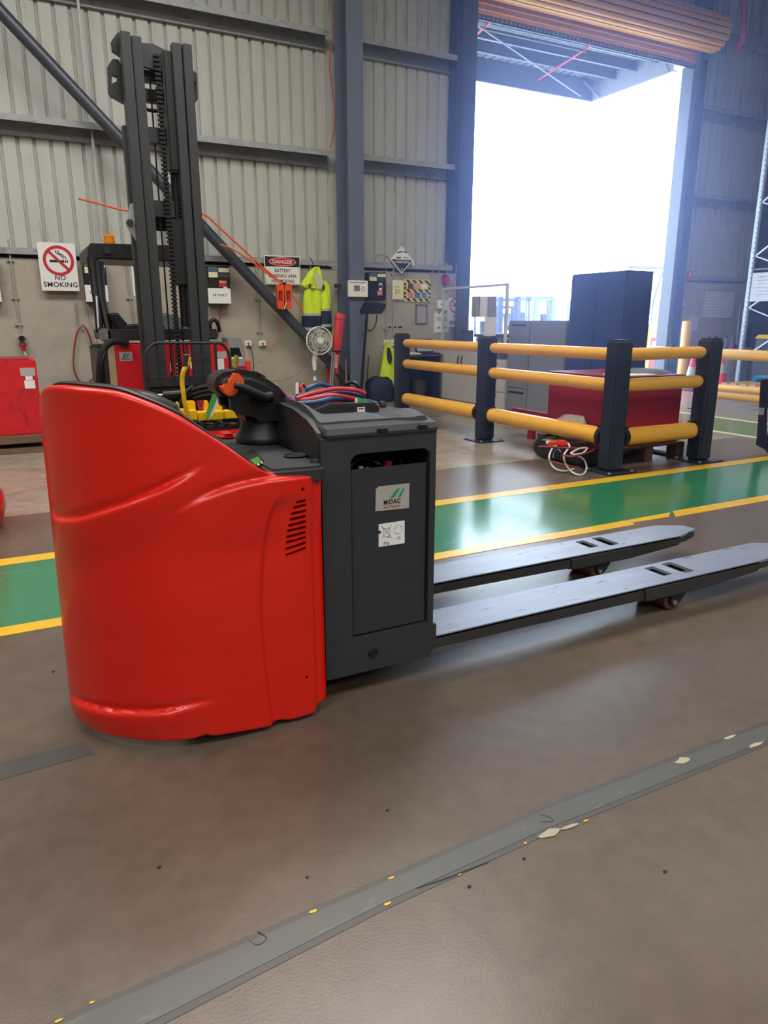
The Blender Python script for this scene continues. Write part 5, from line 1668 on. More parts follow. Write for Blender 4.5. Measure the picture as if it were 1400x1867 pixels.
# empty picture frame
fo, fi = [at_y(*p, WY) for p in ((757, 592), (778, 590), (778, 555), (757, 555))], [at_y(*p, WY) for p in ((759, 589.5), (776.5, 588), (776.5, 557), (759, 557))]
fr = thing('wall_frame', 'empty grey document frame below the striped lockout board', 'frame', (fo[0][0], WY, fo[0][1]))
holed(fo, [fi], 'Y', WY - 0.02, WY).build('frame_border', mat('frame_taupe', '#6a6468', 0.5), fr, smooth=False)
poly_plate(fi, WY - 0.002, 0.004).build('frame_back', mat('frame_paper', '#a8a5a8', 0.6), fr, smooth=False)
for u0, u1 in ((708, 713), (717, 722), (726, 733)):
    a = wr4(u0, 595, u1, 598, WY)
    tag(MB().box(a[0], a[1], WY - 0.002, WY, a[2], a[3]).build('hazard_tape', INK, None, smooth=False), {708: 'black hazard tape dash left of the vest conduits', 717: 'black hazard tape dash between the vest conduits', 726: 'black hazard tape dash right of the vest conduits'}[u0], 'tape', 'hazard tape dashes')
# corrosive diamond
co_ = thing('corrosive_sign', 'black and white corrosive diamond sign high on the wall', 'sign', (5.5, YW, 2.0))
c = at_y(732, 474, YW)
s = 0.205
poly_plate([(c[0], c[1] + s), (c[0] + s, c[1]), (c[0], c[1] - s), (c[0] - s, c[1])][::-1], YW + 0.02, 0.03).build('sign_plate', WHITE, co_, smooth=False)
k = s - 0.02
poly_plate([(c[0] - k, c[1] + 0.004), (c[0], c[1] - k), (c[0] + k, c[1] + 0.004)], YW - 0.01, 0.0012).build('black_half', INK, co_, smooth=False)
text('CORROSIVE', 'lettering', c[0], c[1] - 0.032, YW - 0.0112, 0.26, 0.036, WHITE, co_, bold=0.02)
text('8', 'lettering', c[0], c[1] - 0.14, YW - 0.0112, 0.022, 0.04, WHITE, co_, bold=0.02)
stroke([(c[0] - 0.08, c[1] + 0.10), (c[0] - 0.02, c[1] + 0.125), (c[0] + 0.01, c[1] + 0.115)], 0.02, INK, co_, YW - 0.01, 'test_tube')
stroke([(c[0] + 0.02, c[1] + 0.13), (c[0] + 0.09, c[1] + 0.11)], 0.02, INK, co_, YW - 0.01, 'test_tube')
stroke([(c[0] - 0.10, c[1] + 0.03), (c[0] - 0.02, c[1] + 0.035)], 0.022, INK, co_, YW - 0.01, 'damaged_hand')
stroke([(c[0] + 0.02, c[1] + 0.035), (c[0] + 0.11, c[1] + 0.035)], 0.014, INKG, co_, YW - 0.01, 'damaged_slab')
a = wr4(752, 474, 755, 485, YW)
tag(MB().box(a[0], a[1], YW, YW + 0.06, a[2], a[3], 0.006).build('sensor_box', WHITE), 'small white box on the girt right of the diamond sign', 'box')
a = wr4(803, 500, 814, 522, WY)
bl_ = thing('alarm_bell', 'dark red alarm bell unit on the wall near the doorway', 'alarm', (a[0], WY, a[2]))
MB().box(a[0], a[1], WY - 0.09, WY, a[2], a[3], 0.03).build('alarm_case', MAROON, bl_)
MB().cyl(((a[0] + a[1]) / 2, WY - 0.11, (a[2] + a[3]) / 2), ((a[0] + a[1]) / 2, WY - 0.09, (a[2] + a[3]) / 2), 0.05, 0.055).build('alarm_horn', MAROON, bl_)
# second no smoking sign and the striped notice by the doorway
x0, x1, z0, z1 = wr4(818, 543, 842, 596, YW)
s2_ = thing('no_smoking_sign', 'second no smoking sign seen through the clear screen by the doorway', 'sign', ((x0 + x1) / 2, YW, z0))
MB().box(x0, x1, YW, YW + 0.03, z0, z1).build('sign_plate', WHITE, s2_, smooth=False)
c = at_y(831, 557, YW)
annulus(c[0], c[1], 0.10, 0.125, YW, 0.0015, 36).build('prohibition_ring', SIGNR, s2_, smooth=False)
stroke([(c[0] - 0.075, c[1] + 0.075), (c[0] + 0.075, c[1] - 0.075)], 0.022, SIGNR, s2_, YW - 0.001, 'prohibition_bar')
MB().box(c[0] - 0.075, c[0] + 0.06, YW - 0.001, YW, c[1] - 0.016, c[1] + 0.006).build('cigarette', INK, s2_, smooth=False)
sign_text('NO', 830, 577, YW, 8, 6, INK, s2_, bold=0.018)
sign_text('SMOKING', 830, 588, YW, 22, 7, INK, s2_, bold=0.018)
x0, x1, z0, z1 = wr4(792, 569, 818, 606, WY)
hn = thing('hazard_notice', 'white notice with black and yellow striped borders behind the screen', 'notice', (x0, WY, z0))
MB().box(x0, x1, WY - 0.01, WY, z0, z1).build('notice_plate', PAPER, hn, smooth=False)
for zz in (z1 - 0.03, z0 + 0.06):
    for k in range(5):
        xx = x0 + (x1 - x0) * k / 5
        poly_plate([(xx, zz), (xx + 0.03, zz), (xx + 0.05, zz + 0.03), (xx + 0.02, zz + 0.03)], WY - 0.01, 0.001).build('stripe', INK if k % 2 else YELP, hn, smooth=False)
for k in range(4):
    MB().box(x0 + 0.03, x1 - 0.03, WY - 0.011, WY - 0.01, z1 - 0.08 - 0.022 * k, z1 - 0.072 - 0.022 * k).build('notice_line', INKG, hn, smooth=False)

# hi-vis vest and dark bag
YV = 10.25
vs_ = thing('hivis_vest', 'yellow sleeveless hi-vis vest hanging from the white sockets', 'vest', (5.2, YV, 0.5))
MB().loft(px_rows([(625, 702, 711), (630, 701, 714), (640, 699, 718), (655, 697, 720), (672, 694, 721), (690, 691, 721), (702, 694, 720), (710, 699, 716)], YV, 0.06), 32, 0.014, 6).build('vest_body', HIVIS, vs_, angle=60)
p = T(710, 647, YV - 0.055)
MB().loft(px_rows([(634, 706, 710), (642, 705, 713), (655, 706, 715), (663, 709, 713)], YV - 0.072, 0.016), 20).build('arm_hole', NAVYC, vs_)
MB().loft(px_rows([(694, 713, 721), (700, 713, 721)], YV - 0.035, 0.045), 20).build('reflective_band', REFL, vs_)
tag(MB().loft([(0.005, 5.0, 5.46, 10.25, 0.16), (0.22, 4.98, 5.48, 10.25, 0.18), (0.34, 5.04, 5.44, 10.25, 0.15), (0.40, 5.12, 5.38, 10.25, 0.08)], 28, 0.02, 5).build('duffel_bag', NAVYC, angle=60), 'dark navy bag slumped on the floor under the hi-vis vest', 'bag')

# ------------------------------------------------------------------ workstation row behind the barrier (fronts at X = 6.2)
XC = 6.2
# desk with laptop
dk_ = thing('desk', 'dark desk against the wall left of the white cupboards', 'desk', (5.85, 10.1, 0))
MB().box(5.52, 6.15, 9.80, 10.44, 0.72, 0.75, 0.005).build('desk_top', mat('desk_top', '#4a4650', 0.5), dk_)
MB().box(5.53, 5.56, 9.85, 10.42, 0, 0.72).build('side_panel', NAVY, dk_, smooth=False)
MB().box(6.11, 6.14, 9.85, 10.42, 0, 0.72).build('side_panel', NAVY, dk_, smooth=False)
MB().box(5.56, 6.11, 10.38, 10.41, 0.1, 0.72).build('modesty_panel', NAVY, dk_, smooth=False)
lp = thing('laptop', 'open dark laptop on the desk left of the white cupboards', 'laptop', (6.15, 10.05, 0.75))
MB().box(5.83, 6.13, 9.86, 10.08, 0.752, 0.768, 0.004).build('laptop_base', BLACK, lp)
MB().bar((5.98, 10.09, 0.765), (5.98, 10.16, 0.975), 0.32, 0.012, up=(0, 1, 0), bev=0.003).build('laptop_lid', BLACK, lp)
MB().bar((5.98, 10.079, 0.785), (5.98, 10.147, 0.96), 0.29, 0.004, up=(0, 1, 0)).build('laptop_screen', mat('laptop_glow', '#8fa0b0', 0.3), lp)
for k in range(4):
    tag(MB().box(5.55 + 0.012 * k, 5.80 - 0.01 * k, 9.88, 10.10, 0.752 + 0.006 * k, 0.757 + 0.006 * k).build('paper_sheet', PAPER if k % 2 == 0 else CREAM, None, smooth=False), '%s sheet of the loose paper pile on the dark desk' % ('bottom', 'second', 'third', 'topmost')[k], 'paper', 'papers on the desk')
tag(MB().lathe([(0.06, 0), (0.075, 0.16), (0.07, 0.16)], (5.72, 10.3, 0.752), 16).build('pen_pot', PALEW), 'pale pot at the back of the dark desk', 'pot')
bn = tag(MB().lathe([(0.13, 0), (0.17, 0.34), (0.16, 0.34), (0.13, 0.02)], (5.85, 10.08, 0.001), 20).build('waste_bin', CHAR), 'dark waste bin under the desk', 'bin')


def cab(name, label, y0, y1, h, mt, doors, depth=0.45, cat='cabinet', group=None):
    t = thing(name, label, cat, (XC + depth / 2, (y0 + y1) / 2, 0), group)
    MB().box(XC + 0.02, XC + depth, y0, y1, 0.0, h, 0.004).build('carcass', mt, t, smooth=False)
    for (a, b, c_, d, kind) in doors:           # y range, z range
        dd = MB().box(XC, XC + 0.018, a + 0.004, b - 0.004, c_ + 0.004, d - 0.004, 0.003).build('drawer' if kind == 'd' else 'door', mt, t, smooth=False)
        if kind == 'd':
            MB().box(XC - 0.006, XC + 0.004, a + 0.06, b - 0.06, d - 0.075, d - 0.045, 0.004).build('pull', CHAR if mt is GREYC else INKG, dd)
        elif kind in ('l', 'r'):
            yy = a + 0.05 if kind == 'l' else b - 0.05
            MB().tube([(XC, yy, d - 0.12), (XC - 0.022, yy, d - 0.15), (XC - 0.022, yy, d - 0.24), (XC, yy, d - 0.27)], 0.008, 8, 5).build('handle', CHAR, dd)
        elif kind == 'k':
            MB().cyl((XC - 0.006, (a + b) / 2, d - 0.05), (XC, (a + b) / 2, d - 0.05), 0.01, n=10).build('lock', CHAR, dd)
    return t


cab('white_cupboard', 'low white two-door cupboard carrying the clear screen', 8.62, 10.12, 0.86, WHITEC, ((8.62, 9.37, 0.05, 0.86, 'r'), (9.37, 10.12, 0.05, 0.86, 'l')))
cab('drawer_unit', 'narrow white drawer unit between the cupboard and grey cabinets', 8.24, 8.61, 0.72, WHITEC, ((8.24, 8.61, 0.50, 0.72, 'k'), (8.24, 8.61, 0.27, 0.50, 'k'), (8.24, 8.61, 0.03, 0.27, 'k')))
tag(MB().box(XC - 0.03, XC + 0.62, 8.22, 10.14, 0.862, 0.892, 0.004).build('worktop', mat('worktop', '#a9a6a4', 0.5)), 'long pale worktop over the white cupboard and drawers', 'worktop')
cab('filing_cabinet', 'tall grey filing cabinet left of the grey cupboard', 7.74, 8.20, 1.26, GREYC, ((7.74, 8.20, 1.02, 1.26, 'd'), (7.74, 8.20, 0.36, 1.02, 'x'), (7.74, 8.20, 0.04, 0.36, 'd')))
cab('grey_cupboard', 'tall plain grey cupboard against the navy wardrobe', 7.03, 7.73, 1.26, GREYC, ((7.03, 7.73, 0.04, 1.26, 'x'),))
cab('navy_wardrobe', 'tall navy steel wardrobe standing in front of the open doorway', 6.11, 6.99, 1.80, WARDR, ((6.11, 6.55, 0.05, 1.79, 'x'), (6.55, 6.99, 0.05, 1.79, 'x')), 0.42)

# clear screen on the worktop
XS = 6.32
sc_ = thing('clear_screen', 'clear acrylic screen in a pale frame standing on the worktop', 'screen', (XS, 9.3, 0.892))
ya, yb, zb, zt = 8.40, 10.12, 0.893, 1.765
FRM = mat('screen_frame', '#c9c4c2', 0.45)
for q in ((ya, ya + 0.05, zb, zt), (yb - 0.05, yb, zb, zt)):
    MB().box(XS - 0.015, XS + 0.015, *q, 0.004).build('screen_post', FRM, sc_, smooth=False)
MB().box(XS - 0.015, XS + 0.015, ya + 0.05, yb - 0.05, zt - 0.035, zt, 0.004).build('screen_rail', FRM, sc_, smooth=False)
MB().box(XS - 0.002, XS + 0.002, ya + 0.05, yb - 0.05, zb, zt - 0.035).build('screen_pane', GLASS, sc_, smooth=False)
for k, (us, mm) in enumerate((((861, 541, 875, 578), mat('sheet_tan', '#a59a98', 0.6)), ((875, 541, 890, 578), PAPER), ((890, 541, 905, 578), mat('sheet_grey', '#9a96a0', 0.6)), ((884, 578, 904, 612), PAPER))):
    a, b_ = at_x(us[0], us[1], XS), at_x(us[2], us[3], XS)
    tag(MB().box(XS - 0.006, XS - 0.003, b_[0] + 0.004, a[0], b_[1], a[1]).build('taped_sheet', mm, None, smooth=False), ('tan sheet taped on the clear screen', 'white sheet taped in the middle of the clear screen', 'grey sheet taped on the clear screen', 'lower white sheet taped on the clear screen')[k], 'sheet', 'sheets on the clear screen')
# on the worktop
pr = thing('printer', 'white and black printer on the worktop behind the clear screen', 'printer', (6.6, 9.0, 0.893))
MB().box(6.42, 6.78, 8.70, 9.30, 0.893, 1.02, 0.01).build('printer_body', WHITEC, pr)
MB().box(6.40, 6.79, 8.66, 9.34, 1.02, 1.065, 0.012).build('printer_lid', CHARD, pr)
for k in range(3):
    MB().box(6.44, 6.74, 8.70 + 0.01 * k, 9.1 + 0.04 * k, 1.066 + 0.004 * k, 1.069 + 0.004 * k).build('paper_tray', PAPER, pr, smooth=False)
tag(MB().box(6.45, 6.48, 9.45, 9.75, 0.893, 1.12, 0.006).build('tablet', SCREEN), 'dark upright tablet on the worktop left of the printer', 'tablet')
tag(MB().loft([(0.893, 6.40, 6.52, 8.56, 0.08), (0.95, 6.39, 6.53, 8.56, 0.10), (0.99, 6.42, 6.50, 8.56, 0.06)], 16, 0.012, 3).build('gloves', mat('glove_dark', '#3a3238', 0.8)), 'dark gloves lying in front of the printer', 'gloves')
tag(MB().sphere((6.72, 8.8, 1.16), 0.075, 1, 1.2, 0.9).build('hard_hat', mat('hat_peach', '#d9b5a0', 0.5)), 'pale cap lying on top of the printer papers', 'cap')

# ------------------------------------------------------------------ barrier: navy posts, yellow rails
PTS = [(4.5, 8.16), (4.5, 6.30), (4.5, 4.44), (5.60, 4.44)]
PL = ['far left navy barrier post in front of the desk', 'second navy barrier post in front of the white drawers', 'nearest navy barrier post at the corner by the floor charger', 'right-hand navy barrier post beside the red battery']
post = thing('barrier_post', PL[0], 'post', (PTS[0][0], PTS[0][1], 0), 'navy barrier posts')
MB().box(-0.082, 0.082, -0.082, 0.082, 0.01, 1.105, 0.022, 3).build('post', POST, post, local=True)
MB().box(-0.16, 0.16, -0.16, 0.16, 0, 0.012, 0.003).build('base_plate', POST, post, local=True)
for sx in (-1, 1):
    for sy in (-1, 1):
        MB().cyl((sx * 0.13, sy * 0.13, 0.012), (sx * 0.13, sy * 0.13, 0.022), 0.012, n=10).build('anchor_bolt', GIRT, post, local=True)
for pp_, l in zip(PTS[1:], PL[1:]):
    dup(post, (pp_[0], pp_[1], 0), l)


def rail(p, q, z, r, label, sleeve=False):
    p, q = Vector((*p, z)), Vector((*q, z))
    d = (q - p).normalized()
    t = thing('barrier_rail', label, 'rail', (p + q) / 2, 'yellow barrier rails')
    m_ = MB()
    a, b = p + d * 0.086, q - d * 0.086
    m_.tube([a, a + d * 0.012, a + d * 0.035, a + d * 0.06, b - d * 0.06, b - d * 0.035, b - d * 0.012, b], [r * 0.5, r * 0.82, r * 0.97, r, r, r * 0.97, r * 0.82, r * 0.5], 28)
    m_.build('rail_tube', YEL, t)
    if sleeve:
        for c_, s in ((a, 1), (b, -1)):
            MB().cyl(c_, c_ + d * s * 0.045, r * 1.13, r * 1.13, 26).build('rail_collar', BLACK, t)
            MB().box(c_.x - 0.03 + d.x * s * 0.05, c_.x + 0.03 + d.x * s * 0.05, c_.y - 0.03 + d.y * s * 0.05, c_.y + 0.03 + d.y * s * 0.05, z + r - 0.005, z + r * 1.18, 0.008).build('rail_clip', BLACK, t)
    return t


for i, (a, b, nm_) in enumerate((((4.5, 8.16), (4.5, 6.30), 'between the first and second posts'), ((4.5, 6.30), (4.5, 4.44), 'between the second post and the corner post'), ((4.5, 4.44), (5.60, 4.44), 'between the corner post and the right-hand post'))):
    for z, r, w_ in ((0.985, 0.052, 'top'), (0.73, 0.056, 'middle'), (0.29, 0.075, 'thick bottom')):
        rail(a, b, z, r, '%s yellow barrier rail %s' % (w_, nm_), r > 0.07)

# red battery on a pallet inside the barrier
rbx = thing('battery_crate', 'large dark red battery box on a wooden pallet behind the corner barrier', 'battery', (5.2, 5.1, 0))
MB().box(4.76, 5.56, 4.66, 5.60, 0.152, 0.72, 0.006).build('battery_case', MAROON, rbx)
MB().box(4.74, 5.58, 4.64, 5.62, 0.72, 0.775, 0.006).build('case_rim', mat('maroon_rim', '#7c1a38', 0.5), rbx)
pal = thing('pallet', 'old brown wooden pallet under the dark red battery box', 'pallet', (5.2, 5.1, 0))


def pallet(parent, x0, x1, y0, y1, h, mt, nb=6):
    for k in range(nb):
        y = y0 + (y1 - y0 - 0.12) * k / (nb - 1)
        MB().box(x0, x1, y, y + 0.12, h - 0.022, h, 0.002).build('top_board', mt, parent, smooth=False)
    for xx in (x0, (x0 + x1) / 2 - 0.05, x1 - 0.10):
        MB().box(xx, xx + 0.10, y0, y1, h - 0.043, h - 0.0225).build('stringer_board', mt, parent, smooth=False)
        for yy in (y0, (y0 + y1) / 2 - 0.06, y1 - 0.12):
            MB().box(xx, xx + 0.10, yy, yy + 0.12, 0.022, h - 0.0435, 0.002).build('block', mt, parent, smooth=False)
        MB().box(xx, xx + 0.10, y0, y1, 0, 0.0215).build('bottom_board', mt, parent, smooth=False)


pallet(pal, 4.70, 5.62, 4.62, 5.66, 0.15, WOODD)
tag(MB().box(4.86, 5.22, 4.66, 4.98, 0.776, 0.786).build('paper_sheet', PAPER, None, smooth=False), 'white sheet lying on the dark red battery box', 'paper')
tag(MB().loft([(0.777, 5.08, 5.66, 4.98, 0.2), (0.80, 5.06, 5.62, 5.0, 0.2), (0.815, 5.14, 5.48, 5.0, 0.14)], 24, 0.01, 4).build('dust_sheet', mat('sheet_slate', '#6f7480', 0.6), angle=60), 'grey folded sheet on top of the dark red battery box', 'sheet')
tag(MB().loft([(0.151, 4.62, 4.755, 5.14, 0.16), (0.24, 4.56, 4.75, 5.14, 0.2), (0.33, 4.58, 4.75, 5.14, 0.18), (0.39, 4.66, 4.75, 5.14, 0.11)], 28, 0.02, 5).build('plastic_bag', PLASTIC, angle=60), 'clear plastic bag slumped beside the dark red battery box', 'bag')
st = thing('steel_trestle', 'dark red low steel trestle behind the bottom yellow rail', 'trestle', (5.2, 6.1, 0))
MB().box(4.98, 5.06, 5.72, 6.46, 0.25, 0.31, 0.004).build('trestle_beam', MAROON, st)
MB().box(4.97, 5.05, 6.38, 6.46, 0.19, 0.25).build('beam_end', MAROON, st, smooth=False)
for y in (5.76, 6.12):
    MB().prism([(y - 0.03, 0.0), (y + 0.06, 0.0), (y + 0.05, 0.16), (y + 0.11, 0.25), (y - 0.08, 0.25), (y - 0.02, 0.16)], 'X', 4.99, 5.04).build('trestle_leg', MAROON, st, smooth=False)

# black charger with its leads on the floor
fcg = thing('floor_charger', 'black battery charger with white leads lying on the floor inside the barrier', 'charger', (4.5, 4.95, 0))
mx = Matrix.Translation((4.54, 4.98, 0)) @ Matrix.Rotation(0.0, 4, 'Z')
m = MB()
m.box(-0.17, 0.18, -0.36, 0.32, 0.012, 0.16, 0.02, 2, mx)
fb = m.build('charger_case', BLACK, fcg)
m = MB()
m.box(-0.13, 0.14, -0.05, 0.27, 0.16, 0.172, 0.004, 2, mx)
m.build('case_label', mat('label_olive', '#8a8548', 0.5), fb, smooth=False)
for k in range(9):
    m = MB()
    m.box(-0.174, -0.169, -0.33 + 0.036 * k, -0.31 + 0.036 * k, 0.04, 0.13, 0, 2, mx)
    m.build('case_vent', CHARD, fb, smooth=False)
MB().tube([(4.38, 5.30, 0.05), (4.42, 5.33, 0.14), (4.54, 5.28, 0.20), (4.66, 5.22, 0.17)], 0.014, 8, 6).build('case_handle', BLACKM, fb)
WL = mat('white_lead', '#dcd9d0', 0.45)


def G3(u, v, z):
    p = at_z(u, v, z)
    return (p[0], p[1], z)


MB().tube([G3(1014, 812, 0.19), G3(1006, 819, 0.17), G3(1001, 833, 0.13), G3(1004, 845, 0.07), G3(1013, 855, 0.03), G3(1030, 859, 0.012), G3(1046, 855, 0.012)], 0.008, 8, 8).build('white_lead', WL, fcg)
MB().tube([G3(1036, 809, 0.2), G3(1038, 815, 0.19), G3(1028, 830, 0.17), G3(1031, 846, 0.09), G3(1041, 859, 0.03), G3(1055, 866, 0.010), G3(1066, 862, 0.010), G3(1069, 850, 0.03), G3(1062, 836, 0.10), G3(1042, 827, 0.18)], 0.008, 8, 8).build('white_lead', WL, fcg)
MB().tube([G3(1040, 826, 0.18), G3(1056, 818, 0.2), G3(1070, 817, 0.18), G3(1062, 826, 0.17), G3(1046, 829, 0.18)], 0.007, 8, 8).build('white_lead', WL, fcg)
MB().tube([G3(1008, 835, 0.1), G3(1010, 824, 0.15), G3(1018, 819, 0.19), G3(1022, 824, 0.19)], 0.005, 8, 8).build('grey_lead', PALE, fcg)
for pts in ([(982, 814, 0.18), (1010, 815, 0.19), (1040, 817, 0.2), (1075, 818, 0.17)], [(1008, 842, 0.10), (1030, 848, 0.08), (1055, 852, 0.05)], [(1025, 830, 0.19), (1045, 832, 0.19), (1075, 824, 0.17), (1085, 818, 0.17)]):
    MB().tube([G3(*p) for p in pts], 0.008, 8, 8).build('red_lead', mat('wine_cable', '#8e2a44', 0.5), fcg)
for k, (u, v, sx) in enumerate(((1024, 807, 0.055), (1006, 809, 0.03))):
    p = G3(u, v, 0.205)
    MB().box(p[0] - 0.03, p[0] + 0.03, p[1] - sx, p[1] + sx, 0.18, 0.225, 0.01).build('orange_plug', CONEO, fcg)
p = G3(1000, 808, 0.2)
MB().box(p[0] - 0.02, p[0] + 0.02, p[1] - 0.02, p[1] + 0.02, 0.19, 0.22, 0.006).build('plug_boot', PAPER, fcg)

# ------------------------------------------------------------------ right of the doorway
bo = thing('bollard', 'round yellow safety bollard by the right door jamb', 'bollard', (12.0, 9.95, 0))
zt = at_y(1253, 585, 9.95)
xb = zt[0]
bo.location.x = xb
MB().lathe([(0.09, 0.0), (0.09, zt[1] - 0.03), (0.08, zt[1] - 0.008), (0.05, zt[1])], (xb, 9.95, 0), 24).build('bollard_tube', YEL, bo)
MB().box(xb - 0.14, xb + 0.14, 9.81, 10.09, 0, 0.012).build('bollard_plate', CHAR, bo, smooth=False)
YC = 9.95


def cone(x, y, h, label):
    t = thing('traffic_cone', label, 'cone', (x, y, 0), 'traffic cones by the wall')
    MB().box(x - 0.19, x + 0.19, y - 0.19, y + 0.19, 0, 0.035, 0.01).build('cone_base', mat('cone_base', '#5a2a30', 0.6), t)
    R = lambda z: 0.15 * (1 - z / h) + 0.03 * (z / h)
    for z0, z1, mm, nme in ((0.035, h * 0.42, CONEO, 'cone_body'), (h * 0.42, h * 0.70, REFL, 'reflective_band'), (h * 0.70, h, CONEO, 'cone_top')):
        MB().lathe([(R(z0), z0), (R(z1), z1)], (x, y, 0), 22).build(nme, mm, t)
    return t


p = at_y(1312, 695, 9.45)
cone(p[0], 9.45, 0.66, 'larger red traffic cone with white band right of the barrier post')
p = at_y(1260, 690, 9.3)
cone(p[0], 9.3, 0.62, 'traffic cone peeping between the bollard and the barrier post')
# light wooden pallet
px0 = at_z(1311, 711, 0)
pal2 = thing('pallet', 'new pale wooden pallet on the floor by the far wall', 'pallet', (12.4, 8.6, 0))
pallet(pal2, 11.75, 12.85, 7.9, 9.0, 0.15, WOOD)
# low yellow rails across the far floor


def long_rail(x, y0, y1, z, label):
    t = thing('barrier_rail', label, 'rail', (x, (y0 + y1) / 2, z), 'low yellow rails across the far floor')
    MB().cyl((x, y0, z), (x, y1, z), 0.05, n=18).build('rail_tube', YEL, t)


for (x, y0, y1, w_) in ((9.0, 4.9, 7.12, 'nearer'), (10.1, 5.6, 9.75, 'farther')):
    for z, t_ in ((0.78, 'upper'), (0.225, 'lower')):
        long_rail(x, y0, y1, z, '%s rail of the %s low yellow fence past the right post' % (t_, w_))
    for y in ((7.20, 4.82) if x < 9.5 else (9.83, 5.52)):
        fp = thing('fence_post', 'end post at the %s end of the %s low yellow fence' % ('far' if y > 6 else 'near', w_), 'post', (x, y, 0), 'posts of the low yellow fences')
        MB().box(-0.07, 0.07, -0.07, 0.07, 0.012, 0.86, 0.02).build('post', POST, fp, local=True)
        MB().box(-0.12, 0.12, -0.12, 0.12, 0, 0.012).build('base_plate', POST, fp, local=True, smooth=False)

# whiteboard, notices and bench stuff
YN = WY
x0, x1, z0, z1 = wr4(1283, 529, 1334, 581, YN)
wb = thing('whiteboard', 'whiteboard with faint handwriting right of the doorway', 'whiteboard', (x0, YN, z0))
MB().box(x0, x1, YN - 0.02, YN, z0, z1, 0.003).build('board_face', mat('board_white', '#c9cad0', 0.3), wb, smooth=False)
for q in ((x0, x1, z0, z0 + 0.015), (x0, x1, z1 - 0.015, z1), (x0, x0 + 0.015, z0, z1), (x1 - 0.015, x1, z0, z1)):
    MB().box(q[0], q[1], YN - 0.026, YN - 0.02, q[2], q[3]).build('board_edge', INKG, wb, smooth=False)
for k in range(7):
    MB().box(x0 + 0.06, x0 + 0.3 + 0.07 * ((k * 5) % 7), YN - 0.0206, YN - 0.02, z1 - 0.09 - 0.062 * k, z1 - 0.082 - 0.062 * k).build('written_line', mat('marker_grey', '#9298a4', 0.6), wb, smooth=False)
a = wr4(1254, 493, 1262, 511, YW)
fs = thing('fire_sign', 'small red fire sign on the girt right of the doorway', 'sign', (a[0], YW, a[2]))
MB().box(a[0], a[1], YW, YW + 0.03, a[2], a[3]).build('sign_plate', SIGNR, fs, smooth=False)
m = MB()
m.box((a[0] + a[1]) / 2 - 0.02, (a[0] + a[1]) / 2 + 0.02, YW - 0.001, YW, a[2] + 0.06, a[3] - 0.04)
m.build('sign_symbol', PAPER, fs, smooth=False)
a = wr4(1258, 576, 1271, 602, YN)
tag(MB().box(a[0], a[1], YN - 0.006, YN, a[2], a[3]).build('wall_notice', PALEW, None, smooth=False), 'pale notice on the wall behind the yellow bollard', 'notice')
pq = [at_y(*p, YN) for p in ((1229, 573), (1240, 545), (1252, 555), (1236, 582))]
dn = thing('tilted_notice', 'tilted red and white notice on the wall beside the door jamb', 'notice', (pq[0][0], YN, pq[0][1]))
poly_plate(pq, YN, 0.006).build('notice_sheet', PALEW, dn, smooth=False)
pq2 = [at_y(*p, YN - 0.007) for p in ((1230, 570), (1238, 549), (1241, 551), (1232, 573))]
poly_plate(pq2, YN - 0.006, 0.001).build('notice_stripe', SIGNR, dn, smooth=False)
for k in range(3):
    pq3 = [at_y(*p, YN - 0.007) for p in ((1236 + 3 * k, 572 - 2 * k), (1243 + 2.6 * k, 556 + k), (1244 + 2.6 * k, 557 + k), (1237 + 3 * k, 573 - 2 * k))]
    poly_plate(pq3, YN - 0.006, 0.001).build('notice_line', INKG, dn, smooth=False)
cnd2 = thing('conduit', 'thin conduit down the wall between the jamb and bollard', 'conduit', (12.1, YN, 0), 'conduits right of the doorway')
MB().tube([T(1243, 505, YN - 0.03), T(1236, 560, YN - 0.03), T(1228, 660, YN - 0.03)], 0.010, 8).build('pipe', BLACKM, cnd2)
bq = wr4(1234, 520, 1240, 528, YN)
MB().box(bq[0], bq[1], YN - 0.06, YN, bq[2], bq[3], 0.008).build('junction_box', CHAR, cnd2)

bench = thing('work_bench', 'low grey bench with dark gaps along the far wall', 'bench', (13.3, 10.1, 0))
MB().box(12.62, 14.1, 9.75, 10.45, 0.66, 0.70, 0.006).build('bench_top', mat('bench_grey', '#6a6d7a', 0.5), bench)
for x in (12.66, 14.0):
    for y in (9.8, 10.36):
        MB().box(x, x + 0.06, y, y + 0.06, 0, 0.66).build('leg', CHAR, bench, smooth=False)
for k, (x0, x1, mm, lab_) in enumerate(((12.74, 13.22, mat('tub_mottled', '#b3b7bd', 0.6, var=0.3, scale=14), 'mottled grey tub under the bench behind the pallet'), (13.40, 13.86, mat('tub_plain', '#a8b0c2', 0.5), 'plain pale grey bin under the bench behind the pallet'))):
    t = thing('storage_tub', lab_, 'tub', (x0, 9.9, 0), 'tubs under the bench')
    MB().prism([(x0 + 0.03, 0.0), (x1 - 0.03, 0.0), (x1, 0.52), (x0, 0.52)], 'Y', 9.70, 10.3, 0.01).build('tub_body', mm, t)
    MB().box(x0 - 0.01, x1 + 0.01, 9.69, 10.31, 0.52, 0.55, 0.006).build('tub_lid', CHARD, t)
